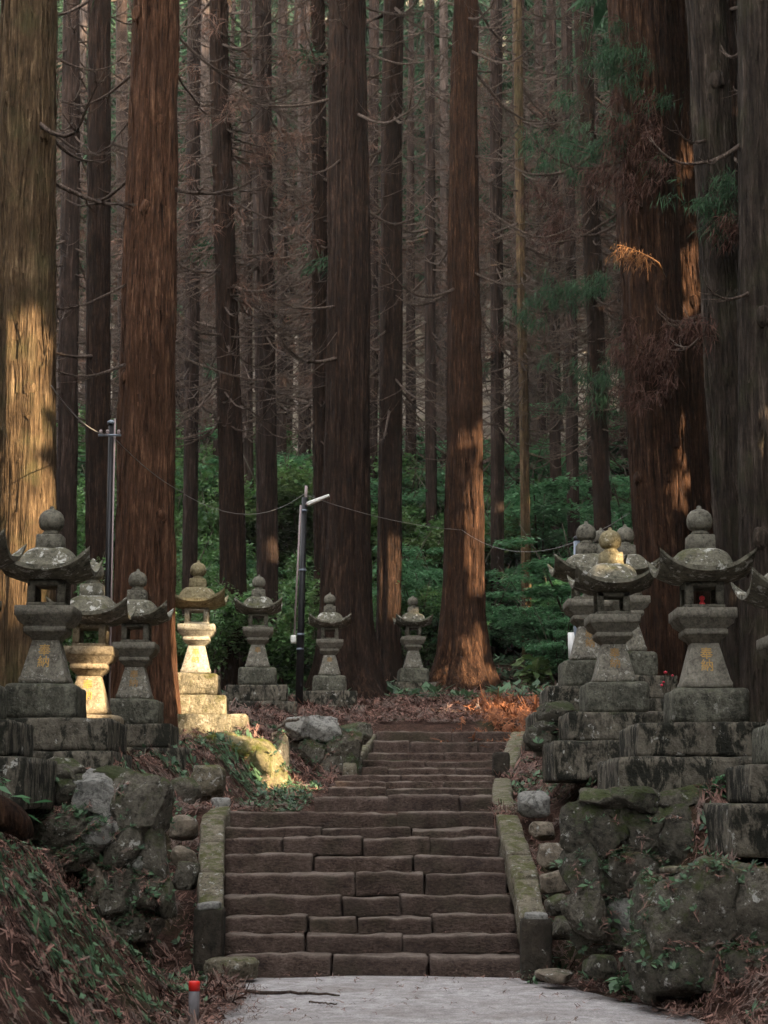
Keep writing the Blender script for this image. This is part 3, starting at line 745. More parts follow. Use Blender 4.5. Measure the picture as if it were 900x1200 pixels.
def sprays(C, D, n_per, ln, wd, rng, spread=.6, sag=.5):
    """drooping cedar sprays: narrow quads leaving points C roughly along D"""
    C = np.repeat(C, n_per, 0); D = np.repeat(D, n_per, 0)
    N = len(C); d = D + rng.normal(0, spread, (N, 3)); d[:, 2] -= sag * rng.uniform(0, 1.4, N)
    d /= np.linalg.norm(d, axis=1)[:, None]
    l = ln * rng.uniform(.5, 1.3, N)[:, None]; w = wd * rng.uniform(.6, 1.3, N)[:, None]
    s = np.cross(d, rng.normal(0, 1, (N, 3))); s /= np.linalg.norm(s, axis=1)[:, None]
    a = C + rng.normal(0, .05, (N, 3)); m = a + d * l * .5; b = a + d * l + np.array((0, 0, -1)) * l * .18
    V = np.stack([a, m + s * w, b, m - s * w], 1).reshape(-1, 3)
    return V, np.arange(N * 4).reshape(-1, 4)

def crown_mesh(name, seed, z0, z1, Rr, nb, dead_to, per=12, q=5, brown=.45, wd=.045, ln=.42):
    """cedar crown: drooping boughs, brown and bare low down, green higher up; two materials by face"""
    rng = np.random.default_rng(seed); Vs, Qs, Ms, n = [], [], [], 0
    for k in range(nb):
        f = rng.uniform(0, 1); z = z0 + (z1 - z0) * f; az = rng.uniform(0, 6.283)
        L = Rr * (1 - .75 * f) * rng.uniform(.55, 1.15) * (.6 + .4 * min(1, f * 5))
        t = np.linspace(0, 1, 8); dr = rng.uniform(.1, .4)
        pts = np.stack([t * L, rng.normal(0, .05) * t * L, (-dr * t + .22 * t ** 3) * L + .0 * t], 1)
        pts = rotz(pts, az) + np.array((0, 0, z))
        V, Q, _ = tube(pts, .035 * (1 - .8 * t), 3, False)
        Vs.append(V); Qs.append(Q + n); n += len(V); Ms.append(np.full(len(Q), 2))
        dead = rng.uniform() < np.clip((dead_to - z) / 6 + brown, .08, .97)
        cnt = per if not dead else max(3, int(per * rng.uniform(.3, 1)))
        ft = rng.uniform(.2, 1, cnt) ** .8; C = np.stack([np.interp(ft, t, pts[:, i]) for i in range(3)], 1)
        out = np.array((math.cos(az), math.sin(az), 0))
        side = np.cross(out, (0, 0, 1)) * rng.choice((-1, 1), (cnt, 1)) * .8
        C = C + side * rng.uniform(0, .45, (cnt, 1)) * L * .35
        V, Q = sprays(C, out * .5 + side * .6, q, ln * (1.1 if not dead else .95), wd * (1.25 if not dead else .5), rng, .55, .55)
        Vs.append(V); Qs.append(Q + n); n += len(V); Ms.append(np.full(len(Q), 1 if dead else 0))
    return mk(name, np.concatenate(Vs), np.concatenate(Qs), False, np.concatenate(Ms))
CM = [M['needle_green'], M['needle_brown'], M['dead_wood']]

def crown_obj(me, parent, loc=(0, 0, 0), rz=0, sc=1.0):
    o = bpy.data.objects.new('crown', me); COL.objects.link(o); o.parent = parent
    if not me.materials:
        for m in CM: me.materials.append(m)
    o.location = loc; o.rotation_euler = (0, 0, rz); o.scale = (sc, sc, sc)
    return o

near_crowns = [crown_mesh('crown', 900 + k, 0, 13, 2.6, 30, -5, 9, 4, .12, .07, .55) for k in range(2)]

def big_tree(label, ut, wt, ub, wb, vb, Y, mat, seed, flare=.55, nb=8, zr=(3, 14), branches='dead_wood', H=27, wmid=None, crown=True, side=None, Lr=(1.2, 2.8), group=None, name='cedar_tree'):
    """trunk given by its width and centre at the photo's top edge and at row vb"""
    b, t = P(ub, vb, Y), P(ut, 0, Y)
    zg = gz(b[0], Y) - .12
    d = (t - b) / (t[2] - b[2])
    base = b + d * (zg - b[2]); top = base + d * H
    rb, rt = px2m(wb, vb, Y) / 2, px2m(wt, 0, Y) / 2
    k = (rt - rb) / (t[2] - b[2])
    r0 = rb - k * (b[2] - zg); r1 = max(.05, rb + k * (top[2] - b[2]))
    root = thing(name, label, 'tree', base, 0, group)
    r0 *= .93; r1 *= .93
    V, Q = trunk_mesh(base, top, r0, r1, flare, seed, 96 if Y < 40 else 40, 190 if Y < 40 else 70, .032)
    if Y < 46: V, Q = with_strips(V, Q, base, top, r0, r1, 1500 if Y < 32 else 800, seed)
    obj('trunk', mk('trunk', V, [Q], True), M[mat], root)
    rng = np.random.default_rng(seed * 7 + 1)
    for i in range(nb):
        z = rng.uniform(*zr) if nb > 1 else sum(zr) / 2
        L = rng.uniform(*Lr); az = rng.uniform(0, 6.283) if side is None else rng.normal(side, .8)
        V, Q, T = branch(L, rng.uniform(.020, .042) * (.7 + Y / 90), rng, rng.uniform(.1, .35), rng.uniform(.1, .5), 8)
        V = rotz(V, az); rr = r0 + (r1 - r0) * (z / H)
        V += d * z + np.array((math.cos(az), math.sin(az), 0)) * rr * .9
        obj('dead_branch', mk('dead_branch', V, [Q, T], True), M[branches], root)
    # healed knots and broken stubs
    for i in range(5 if Y < 32 else 0):
        z = rng.uniform(2, 12); az = rng.uniform(-2.7, -.45); rr = (r0 + (r1 - r0) * (z / H)) * .93; kw = rng.uniform(.7, 1.5)
        V, Q, T = rock(.13 * kw, .16 * kw, .22 * kw, seed + i * 3.3, 3, 6, False)
        V[:, 2] -= .05 * np.abs(V[:, 1]); obj('knot', mk('knot', rotz(V, az) + d * z + np.array((math.cos(az), math.sin(az), 0)) * rr, [Q, T], True), M[mat], root)
    if crown:
        zc = (CAM_Z + Y * .49) - zg + 1.2
        crown_obj(near_crowns[seed % 2], root, tuple(d * max(zc, 12)), seed * 1.3, 1.0)
    return root, base, d

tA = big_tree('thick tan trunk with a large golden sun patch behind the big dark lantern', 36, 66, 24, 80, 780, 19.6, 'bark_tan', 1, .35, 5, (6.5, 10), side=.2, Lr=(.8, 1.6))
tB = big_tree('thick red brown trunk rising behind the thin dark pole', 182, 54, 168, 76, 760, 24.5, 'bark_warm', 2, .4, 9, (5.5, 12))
tC = big_tree('massive dark brown trunk behind the lantern beside the lamp pole', 408, 45, 407, 60, 720, 36.0, 'bark_brown', 3, 1.0, 14, (7, 18), Lr=(1.5, 3.5))
tC2 = big_tree('slimmer trunk with a yellow sun patch between the two largest middle trunks', 461, 24, 456, 30, 700, 42.0, 'bark_brown', 4, .6, 26, (6, 21), Lr=(1.5, 4.0))
tD = big_tree('straight dark trunk glowing orange down its right side above the upper steps', 545, 27, 543, 50, 700, 38.8, 'bark_red', 5, 1.15, 16, (8, 19), Lr=(1.5, 4.0))
tE = big_tree('broad leaning red brown trunk right of the lanterns with hanging foliage', 748, 74, 778, 70, 700, 26.0, 'bark_red', 6, .4, 8, (6, 12), side=2.6, Lr=(1.0, 2.4))
tE2 = big_tree('trunk pressed against the broad leaning one, its right edge lit orange', 783, 50, 822, 48, 700, 26.9, 'bark_red', 7, .3, 5, (6, 12), side=.6, Lr=(.8, 1.6))
tF = big_tree('grey mossy trunk second from the right edge behind the clean lantern', 826, 46, 868, 54, 720, 22.0, 'bark_grey', 8, .35, 6, (5, 10), side=2.8, Lr=(.5, 1.4))
tG = big_tree('grey brown trunk at the right edge beside the cut off lantern roof', 888, 50, 898, 62, 720, 19.0, 'bark_grey', 9, .35, 4, (4, 9), side=2.8, Lr=(.5, 1.2))

MID = [('dark trunk just left of the red brown one behind the thin pole', 116, 27, 115, 30, 640, 33, 'bark_brown', 5),
       ('reddish slim trunk between the sun patched trunk and the dark one', 84, 20, 78, 25, 640, 38, 'bark_far', 6),
       ('slim trunk close to the right side of the thick red brown one', 228, 16, 223, 18, 640, 44, 'bark_far', 6),
       ('leaning brown trunk behind the bright cream lantern', 256, 20, 274, 32, 700, 37, 'bark_brown', 7),
       ('two toned trunk behind the lantern left of the lamp pole', 306, 24, 313, 26, 640, 41, 'bark_far', 6),
       ('thin dark trunk left of the two toned trunk', 288, 12, 290, 14, 540, 52, 'bark_far', 5),
       ('dark trunk partly hidden by the massive trunk near the lamp pole', 372, 16, 377, 20, 600, 39, 'bark_brown', 8),
       ('thin trunk standing right of the two toned trunk', 331, 11, 330, 13, 560, 57, 'bark_far', 6),
       ('pale grey trunk deep in the wood left of the massive dark trunk', 356, 15, 357, 16, 500, 64, 'bark_far_grey', 5),
       ('slim trunk rising from bushes right of the orange lit trunk', 581, 15, 583, 17, 640, 49, 'bark_far', 7),
       ('thin trunk right of the slim one rising from maples', 610, 10, 610, 12, 560, 60, 'bark_far', 6),
       ('thin trunk in the middle of the right hand clearing', 631, 10, 635, 11, 520, 70, 'bark_far', 6),
       ('slender trunk with dense dead twigs right of the clearing', 646, 12, 651, 14, 520, 56, 'bark_far', 7),
       ('slender trunk close beside the twiggy one in the clearing', 664, 13, 671, 15, 520, 52, 'bark_far', 7),
       ('dark trunk with green clinging foliage behind the yellow topped lantern', 682, 22, 708, 21, 650, 44, 'bark_brown', 6),
       ('dark trunk hidden behind the grey mossy trunk on the right', 850, 28, 862, 34, 640, 29, 'bark_brown', 4),
       ('short lit trunk of a small tree at the far end of the clearing', 606, 11, 618, 12, 760, 46, 'bark_tan', 3),
       ('thin reddish trunk between the middle trunks far behind', 503, 12, 505, 14, 560, 55, 'bark_far', 9),
       ('thin grey trunk seen left of the slim orange lit trunk', 520, 10, 521, 11, 500, 66, 'bark_far_grey', 6),
       ('narrow trunk deep behind the leaning brown trunk', 240, 12, 243, 13, 480, 66, 'bark_far_grey', 4),
       ('narrow trunk glimpsed right of the tan trunk', 142, 14, 146, 15, 520, 60, 'bark_far', 5),
       ('slim trunk right of the massive dark trunk', 438, 12, 436, 13, 560, 58, 'bark_far', 8)]
MIDT = []
for k, (lb, ut, wt, ub, wb, vb, Y, mt, nb) in enumerate(MID):
    rt_ = big_tree(lb, ut, wt, ub, wb, vb, Y, mt, 20 + k, .4, nb * 2, (7, 8 + Y * .4), H=28 if Y > 30 else 26, Lr=(1.2, 3.6), crown=False); MIDT.append(rt_[0])

# the dense stand on the hillside: a few kinds, every tree an object of its own
def stand_kind(k):
    rng = np.random.default_rng(300 + k); H = 26 + 2.5 * (k % 4); r0 = (.24, .3, .36, .27, .33, .22)[k]
    V, Q = trunk_mesh((0, 0, -.6), (rng.normal(0, .5), rng.normal(0, .5), H), r0, .05, .35, k, 16, 26, .02)
    V = V + np.array((0, 0, -.6)); tm = mk('trunk', V, [Q], True)
    bs = []
    for i in range(105):
        z = rng.uniform(4, 18); V, Q, T = branch(rng.uniform(.8, 3.4), .028, rng, rng.uniform(.1, .4), rng.uniform(.1, .5), 5, 8, 3)
        bs.append((rotz(V, rng.uniform(0, 6.28)) + np.array((0, 0, z)), Q, T))
    V, Q, T = cat(bs); bm_ = mk('dead_branches', V, [Q, T])
    bm_.materials.append(M['dead_wood'])
    dm = crown_mesh('dead_foliage', 650 + k, 7, 17, 2.4, 48, 90, 11, 8, 1.0, .020, .30)
    for m in CM: dm.materials.append(m)
    cm = crown_mesh('crown', 500 + k, 9 + (k % 3) * 1.5, H + .5, 2.4, 70, 13.0, 12, 6, .18, .045, .46)
    tm.materials.append(M['bark_far_grey' if k in (1, 4) else 'bark_far'])
    for m in CM: cm.materials.append(m)
    return tm, bm_, cm, dm
KINDS = [stand_kind(k) for k in range(6)]
placed = [(P(m[3], m[5], m[6])[0], m[6]) for m in MID]
for k, (root, m) in enumerate(zip(MIDT, MID)):
    if m[6] < 36: continue
    for nm, me in (('dead_branches', KINDS[k % 6][1]), ('dead_foliage', KINDS[(k + 2) % 6][3])):
        if nm == 'dead_foliage' and k % 3: continue
        o = bpy.data.objects.new(nm, me); COL.objects.link(o); o.parent = root; o.rotation_euler = (0, 0, k * 1.7)
        b0, t0 = P(m[3], m[5], m[6]), P(m[1], 0, m[6]); sh = (t0 - b0) / (t0[2] - b0[2])
        o.location = (sh[0] * 11, 0, 2.0)
def stand_tree(x, y, k, label, group, rz, sc):
    root = thing('cedar_tree', label, 'tree', (x, y, gz(x, y)), rz, group)
    root.scale = (sc, sc, sc)
    for nm, me in zip(('trunk', 'dead_branches', 'crown', 'dead_foliage'), KINDS[k]):
        if nm == 'crown' and y < 68: continue
        if nm == 'dead_foliage' and y < 66 and n_st % 2: continue
        o = bpy.data.objects.new(nm, me); COL.objects.link(o); o.parent = root
rng = np.random.default_rng(77); n_st = 0
for att in range(9000):
    y = 53 + 99 * rng.uniform() ** 1.1; x = rng.uniform(-.27, .27) * y
    dmin = 2.1 + (y - 47) * .022
    if any((x - a) ** 2 + (y - b) ** 2 < dmin ** 2 for a, b in placed): continue
    if y < 62 and .055 * y < x < .13 * y: continue
    placed.append((x, y)); n_st += 1
    g = ('near', 'middle', 'far')[0 if y < 66 else 1 if y < 95 else 2]
    stand_tree(x, y, int(rng.integers(6)), {'near': 'slim twiggy cedar just behind the bushes in the shaded wood', 'middle': 'slender cedar with brown twigs on the slope deep in the wood', 'far': 'distant thin cedar with dull crown high on the back slope'}[g],
               {'near': 'cedars just behind the bushes', 'middle': 'cedars on the slope deep in the wood', 'far': 'distant cedars high on the back slope'}[g], rng.uniform(0, 6.28), rng.uniform(.85, 1.15))
    if n_st >= 185: break
print('stand trees', n_st)

# hanging foliage on the broad right hand trunk and its neighbours
def hang(tree, u, v, Y, rad, n, mat, ln=.17, wd=.007, sag=1.3, out=(-.4, -.3, -.2)):
    root, base, d = tree; base = np.array(root.location); rng = np.random.default_rng(int(u * 3 + v)); c = P(u, v, Y)
    C = c + rng.normal(0, 1, (n, 3)) * np.array((rad, rad * .7, rad * .75)) * .55
    n4 = int(n * 1.5); cl = c + rng.normal(0, 1, (13, 3)) * np.array((rad, rad * .6, rad * .8)) * .8
    C = cl[rng.integers(0, 13, n4)] + rng.normal(0, 1, (n4, 3)) * np.array((.26, .2, .13)) * rad
    V, Q = sprays(C, np.tile(np.array(out), (n4, 1)), 12, ln * max(1, Y / 28), wd * max(1, Y / 28), rng, .6, sag)
    # a few thin twigs carry the sprays from the trunk
    z = c[2] - base[2]; a0 = base + d * z; parts = [(V, Q)]
    tw = []
    for k in range(4):
        e = C[k * (n // 4)]; mid = (a0 + e) / 2 + np.array((0, 0, -.05)); tw.append(tube([a0, mid, e], [.016, .011, .005], 5))
    o = obj('foliage', mk('foliage', V - base, [Q]), M[mat], root)
    V, Q, T = cat(tw); obj('twig', mk('twig', V - base, [Q, T], True), M['dead_wood'], root)
for args in [(705, 60, 25.0, .42, 70, 'needle_green'), (735, 150, 25.0, .40, 60, 'needle_rust'), (690, 165, 25.2, .42, 70, 'needle_green'), (745, 95, 25.1, .35, 40, 'needle_green'),
             (758, 405, 25.0, .26, 46, 'needle_rust'), (772, 425, 25.1, .24, 40, 'needle_rust'), (748, 460, 25.0, .18, 26, 'needle_rust'), (800, 390, 25.4, .22, 30, 'needle_rust'), (725, 215, 25.0, .3, 40, 'needle_rust'), (765, 190, 25.0, .25, 30, 'needle_rust')]:
    hang(tE, *args)
for args in [(838, 232, 21.3, .26, 50, 'needle_green'), (850, 262, 21.3, .2, 26, 'needle_rust'), (812, 385, 21.4, .16, 18, 'needle_rust')]:
    hang(tF, *args)
for args in [(672, 160, 42, .9, 90, 'needle_green'), (690, 330, 43, .7, 60, 'needle_green'), (640, 345, 43, .6, 50, 'needle_green'), (660, 250, 43, .8, 70, 'needle_rust'), (700, 440, 43, .7, 60, 'needle_green')]:
    hang((bpy.data.objects[[o.name for o in bpy.data.objects if o.get('label', '').startswith('dark trunk with green')][0]], P(708, 650, 44), np.array((-.05, 0, 1.0))), *args)
# the dry frond that catches the sun on the broad trunk
rngf = np.random.default_rng(5); c0 = P(772, 322, 25.25); parts = []; twl = []
main = [c0 + np.array((-.62 * t, -.35 - .1 * t, .42 * t ** .7 - .10 * t)) for t in np.linspace(0, 1, 12)]; main[0] = c0 + np.array((.1, 0, -.05))
parts.append(tube(main, np.linspace(.016, .005, 12), 5))
mm = np.array(main)
for k in range(4, 12):
    for sd_ in (-1, 1):
        L = rngf.uniform(.10, .30); e = main[k] + np.array((rngf.uniform(-.16, .06), -.10 * sd_, -L * rngf.uniform(.5, 1))); parts.append(tube([main[k], (main[k] + e) / 2 + np.array((-.03, 0, .03)), e], [.007, .005, .002], 4))
        parts.append(sprays(np.array([main[k] * (1 - f) + e * f for f in np.linspace(.2, 1, 6)]), np.tile((e - main[k]) / np.linalg.norm(e - main[k]), (6, 1)), 4, .10, .006, rngf, .5, .8))
V, Q, T = cat(parts); b_ = np.array(tE[0].location)
obj('dry_frond', mk('dry_frond', V - b_, [Q, T]), M['needle_orange'], tE[0])

# ------------------------------------------------------------------ understory shrubs
def leaf_quads(C, size, rng, flat=.35, aspect=.55):
    N = len(C); az = rng.uniform(0, 6.283, N); tilt = rng.normal(-.15, flat, N)
    d = np.stack([np.cos(az) * np.cos(tilt), np.sin(az) * np.cos(tilt), np.sin(tilt)], 1)
    s = np.stack([-np.sin(az), np.cos(az), rng.normal(0, flat, N)], 1); s /= np.linalg.norm(s, axis=1)[:, None]
    l = size * rng.uniform(.6, 1.3, N)[:, None]; w = l * aspect * .5
    V = np.stack([C, C + d * l * .45 + s * w, C + d * l - np.array((0, 0, .12)) * l, C + d * l * .45 - s * w], 1).reshape(-1, 3)
    return V, np.arange(N * 4).reshape(-1, 4)

def shrub_kind(k):
    rng = np.random.default_rng(700 + k); H = 3.0; layered = k in (0, 1, 4)
    Cs, tubes = [], []
    for i in range(7 if layered else 9):
        az = rng.uniform(0, 6.283); L = rng.uniform(.6, 1.35); z1 = H * rng.uniform(.35, .97)
        e = np.array((math.cos(az) * L, math.sin(az) * L, z1)); b = np.array((math.cos(az) * .1, math.sin(az) * .1, -.2))
        m = b * .5 + e * .5 + np.array((-.2 * math.cos(az), -.2 * math.sin(az), .25)); t = np.linspace(0, 1, 8)[:, None]
        pts = (1 - t) ** 2 * b + 2 * t * (1 - t) * m + t ** 2 * e
        tubes.append(tube(pts, np.linspace(.028, .007, 8), 5))
        for j in range(6):
            f = rng.uniform(.35, 1); c = pts[int(f * 7)]
            if layered:
                a2 = rng.uniform(0, 6.28); cc = c + np.array((math.cos(a2), math.sin(a2), 0)) * rng.uniform(0, .55)
                n = 230; r = np.sqrt(rng.uniform(0, 1, n)) * rng.uniform(.3, .65); a = rng.uniform(0, 6.283, n)
                Cs.append(cc + np.stack([r * np.cos(a), r * np.sin(a) * .8, rng.normal(0, .035, n) - r * .12], 1))
            else:
                n = 190; p = rng.normal(0, 1, (n, 3)); p /= np.linalg.norm(p, axis=1)[:, None]
                Cs.append(c + p * rng.uniform(.15, .42) * rng.uniform(.6, 1.1, (n, 1)) * np.array((1, 1, .75)))
    V, Q = leaf_quads(np.concatenate(Cs), .085 if layered else .08, rng, .22 if layered else .5, .62)
    lm = mk('leaves', V, Q); lm.materials.append(M[('leaf_teal', 'leaf_teal', 'leaf_dark', 'leaf_dark', 'leaf_lime', 'leaf_dark')[k]])
    V, Q, T = cat(tubes); sm_ = mk('stem', V, [Q, T], True); sm_.materials.append(M['stem'])
    return lm, sm_
SH = [shrub_kind(k) for k in range(6)]
def shrub(x, y, k, h, label, group):
    root = thing('shrub', label, 'shrub', (x, y, gz(x, y)), random.uniform(0, 6.28), group); s = h / 3.0
    root.scale = (s * random.uniform(.95, 1.4), s * random.uniform(.95, 1.3), s)
    for nm, me in zip(('leaves', 'stem'), SH[k]):
        o = bpy.data.objects.new(nm, me); COL.objects.link(o); o.parent = root
rng = np.random.default_rng(31); pl = []
SHG = [('layered teal maple shrub in the green thicket behind the stairway', 'layered maple shrubs of the thicket'), ('dark glossy leaved shrub in the green thicket behind the lanterns', 'glossy dark shrubs of the thicket'), ('yellow green young shrub in the thicket under the cedars', 'yellow green shrubs of the thicket')]
for att in range(6000):
    y = rng.uniform(43, 68); x = rng.uniform(-.27, .27) * y
    if any((x - a) ** 2 + (y - b) ** 2 < 1.25 ** 2 for a, b in pl): continue
    if any((x - a) ** 2 + (y - b) ** 2 < .5 for a, b in placed[:len(MID)]): continue
    if y < 46 and .045 * y < x < .10 * y: continue
    pl.append((x, y)); right_ = x > .02 * y
    k = int(rng.choice((0, 1, 0, 3) if right_ else (2, 3, 5, 2, 0)))
    if rng.uniform() < .06: k = 4
    gi = 0 if k < 2 else 2 if k == 4 else 1
    shrub(x, y, k, rng.uniform(4.2, 6.6) if y > 51 else rng.uniform(2.6, 4.4) if y > 47 else rng.uniform(2.0, 3.6), *SHG[gi])
    if len(pl) >= 210: break
print('shrubs', len(pl))
for (u, v, Y, k, h, lb) in [(8, 640, 27, 2, 2.8, 'dark shrub glimpsed between sun patched trunk and left picture edge'), (92, 660, 28, 3, 3.2, 'dark shrub behind the tan lantern and the thin pole'), (238, 650, 35, 2, 3.0, 'dark shrub standing right behind the bright cream lantern'), (345, 640, 37, 3, 3.6, 'dark shrub behind the lamp pole'),
                            (655, 690, 41, 1, 2.8, 'teal maple bush left of the grey steel post'), (690, 620, 43, 0, 4.2, 'tall teal maple bush above the lanterns on the right'), (640, 660, 48.5, 0, 4.4, 'teal maple bush between the orange lit trunk and the grey steel post'), (485, 660, 44, 5, 3.0, 'dark bush behind the farthest left lantern')]:
    x = P(u, v, Y)[0]; shrub(x, Y, k, h, lb, None)
# a leafy shoot at the left edge
def shoot(label, u, v, Y, n, h, size, mat, seed):
    rng = np.random.default_rng(seed); p = P(u, v, Y); p[2] = gz(p[0], Y) - .02; Cs, tb = [], []
    for k in range(n):
        az = rng.uniform(0, 6.28); l = h * rng.uniform(.5, 1.0); e = np.array((math.cos(az) * l * .45, math.sin(az) * l * .45, l))
        tb.append(tube([(0, 0, 0), e * .5 + np.array((0, 0, .1 * l)), e], [.006, .005, .002], 4))
        for j in range(5): Cs.append(e * rng.uniform(.45, 1.0) + rng.normal(0, .03, 3))
    root = thing('wild_plant', label, 'plant', p)
    V, Q = leaf_quads(np.array(Cs), size, rng, .35, .5); obj('leaves', mk('leaves', V, Q), M[mat], root)
    V, Q, T = cat(tb); obj('stem', mk('stem', V, [Q, T], True), M['stem'], root)
shoot('leafy green plant at the left edge in front of the dark lantern plinth', 6, 905, 12.6, 9, .75, .15, 'leaf_teal', 1)
shoot('small plant with broad leaves growing at the foot of the right end post', 622, 1140, 14.9, 7, .16, .07, 'ground_leaf', 2)
shoot('pale leaved plant growing from the mossy right boulder wall', 763, 1032, 13.9, 5, .25, .13, 'leaf_teal', 3)
shoot('green sprig at the base of the streaked right plinth', 838, 962, 14.2, 6, .22, .13, 'leaf_teal', 4)
shoot('leafy plant between the two right boulder walls', 735, 1105, 13.5, 10, .35, .11, 'ground_leaf', 5)
shoot('bright fern like plant at the end of the clearing', 625, 800, 40, 14, .9, .4, 'leaf_lime', 6)
shoot('small reddish dead fern standing on the right boulder wall', 792, 1010, 14.0, 12, .32, .10, 'litter', 7)
# ------------------------------------------------------------------ fallen cedar twigs and ground cover
def twig_templates(n_tpl, seg, seed, side=6):
    rng = np.random.default_rng(seed); out = []
    for k in range(n_tpl):
        t = np.linspace(0, 1, seg + 1); bend = rng.normal(0, .25); arch = rng.uniform(.02, .22)
        pts = np.stack([t - .5, bend * (t - .5) ** 2, arch * np.sin(t * math.pi)], 1)
        quads = []
        def strip(a, b, w):
            d = b - a; s = np.cross(d, (0, 0, 1.0)); s = s / (np.linalg.norm(s) + 1e-9) * w
            quads.append((a - s, a + s, b + s * .6, b - s * .6))
        for i in range(seg): strip(pts[i], pts[i + 1], .016)
        for j in range(side):
            f = rng.uniform(.15, .95); c = np.array([np.interp(f, t, pts[:, i]) for i in range(3)]); sg = rng.choice((-1, 1))
            d = np.array((.8, sg * rng.uniform(.4, 1), rng.uniform(-.25, .5))); d /= np.linalg.norm(d); L = rng.uniform(.14, .34)
            strip(c, c + d * L, .026)
        out.append(np.array(quads).reshape(-1, 3))
    return out
TW = twig_templates(10, 4, 1, 8); TWS = twig_templates(8, 2, 2, 4)

def scatter(tpls, X, Y, size, rng, lift=.015, tilt=.35, wmul=1.0):
    N = len(X); Z = ground(X, Y); e = .08
    gxx = (ground(X + e, Y) - ground(X - e, Y)) / (2 * e); gyy = (ground(X, Y + e) - ground(X, Y - e)) / (2 * e)
    gxx, gyy = np.clip(gxx, -1.6, 1.6), np.clip(gyy, -1.6, 1.6)
    Vs, n = [], 0
    which = rng.integers(0, len(tpls), N)
    for k, tp in enumerate(tpls):
        m = np.where(which == k)[0]
        if not len(m): continue
        a = rng.uniform(0, 6.283, len(m)); s = size * rng.uniform(.5, 1.35, len(m)); p = np.clip(rng.normal(0, tilt, len(m)), -.9, .9); q = np.clip(rng.normal(0, tilt, len(m)), -.9, .9)
        x, y, z = tp[None, :, 0] * s[:, None], tp[None, :, 1] * s[:, None], tp[None, :, 2] * s[:, None]
        z = z + np.tan(p)[:, None] * x + np.tan(q)[:, None] * y
        wx = x * np.cos(a)[:, None] - y * np.sin(a)[:, None]; wy = x * np.sin(a)[:, None] + y * np.cos(a)[:, None]
        V = np.stack([X[m][:, None] + wx, Y[m][:, None] + wy, Z[m][:, None] + lift + rng.uniform(0, lift, len(m))[:, None] + np.abs(z) * .7 + z * .3 + gxx[m][:, None] * wx + gyy[m][:, None] * wy], -1)
        Vs.append(V.reshape(-1, 3))
    V = np.concatenate(Vs)
    return V, np.arange(len(V)).reshape(-1, 4)

def samples(n, x0, x1, y0, y1, rng, keep):
    X, Y = rng.uniform(x0, x1, n), rng.uniform(y0, y1, n); k = keep(X, Y, rng.uniform(0, 1, n)); return X[k], Y[k]
def offpath(X, Y, margin=0.0):
    d = np.abs(X - corr(Y, 1)) - corr(Y, 2); return (d > margin) | (Y > 31)
rng = np.random.default_rng(91)
def clump(X, Y, s, seed): return np.clip(.5 + fbm_np(X, Y, seed, 3, s) * .9, 0, 1)
pieces = []
X, Y = samples(24000, -4.0, 3.6, 7.5, 14.9, rng, lambda X, Y, r: offpath(X, Y, -.12) & (r < .25 + clump(X, Y, 1.1, 21)))
pieces.append(scatter(TW, X, Y, .17, rng, .03, .45))
X, Y = samples(30000, -5.5, 6.5, 14.9, 34, rng, lambda X, Y, r: offpath(X, Y, .0) & (r < .4 + clump(X, Y, .8, 22)))
pieces.append(scatter(TW, X, Y, .20, rng, .02, .35))
X, Y = samples(12000, -3, 4, 24, 40, rng, lambda X, Y, r: offpath(X, Y, .0) & (Y > 24))
pieces.append(scatter(TW, X, Y, .26, rng, .03, .4))
X, Y = samples(5000, -9, 10, 34, 50, rng, lambda X, Y, r: r < 2)
pieces.append(scatter(TWS, X, Y, .45, rng, .03, .3))
V, Q, T = cat(pieces)
tag(obj('fallen_twigs', mk('fallen_twigs', V, Q), M['litter']), 'reddish brown fallen cedar twigs covering the banks beside the stairs', 'twig litter', None, 'stuff')
# a drift of dry orange twigs beside the head of the upper steps, and scraps on path and steps
X, Y = rng.normal(2.35, .35, 700), rng.normal(31.8, 1.6, 700)
V, Q = scatter(TW, X, Y, .34, rng, .06, .5)
tag(obj('dry_twig_heap', mk('dry_twig_heap', V, Q), M['litter_orange']), 'orange heap of dry twigs in the sun beside the top of the upper steps', 'twig litter', None, 'stuff')
X, Y = samples(2600, -1.8, 2.5, 10.5, 15.3, rng, lambda X, Y, r: ~offpath(X, Y, .1) & ((corr(Y, 2) - np.abs(X - corr(Y, 1)) < .30) | (r < .10)))
Z = np.maximum(0, .02 + 0 * X); V, Q = scatter(TW, X, Y, .13, rng, .034, .1)
tag(obj('path_twigs', mk('path_twigs', V, Q), M['litter']), 'small brown twig scraps strewn along the edges of the gravel path', 'twig litter', None, 'stuff')

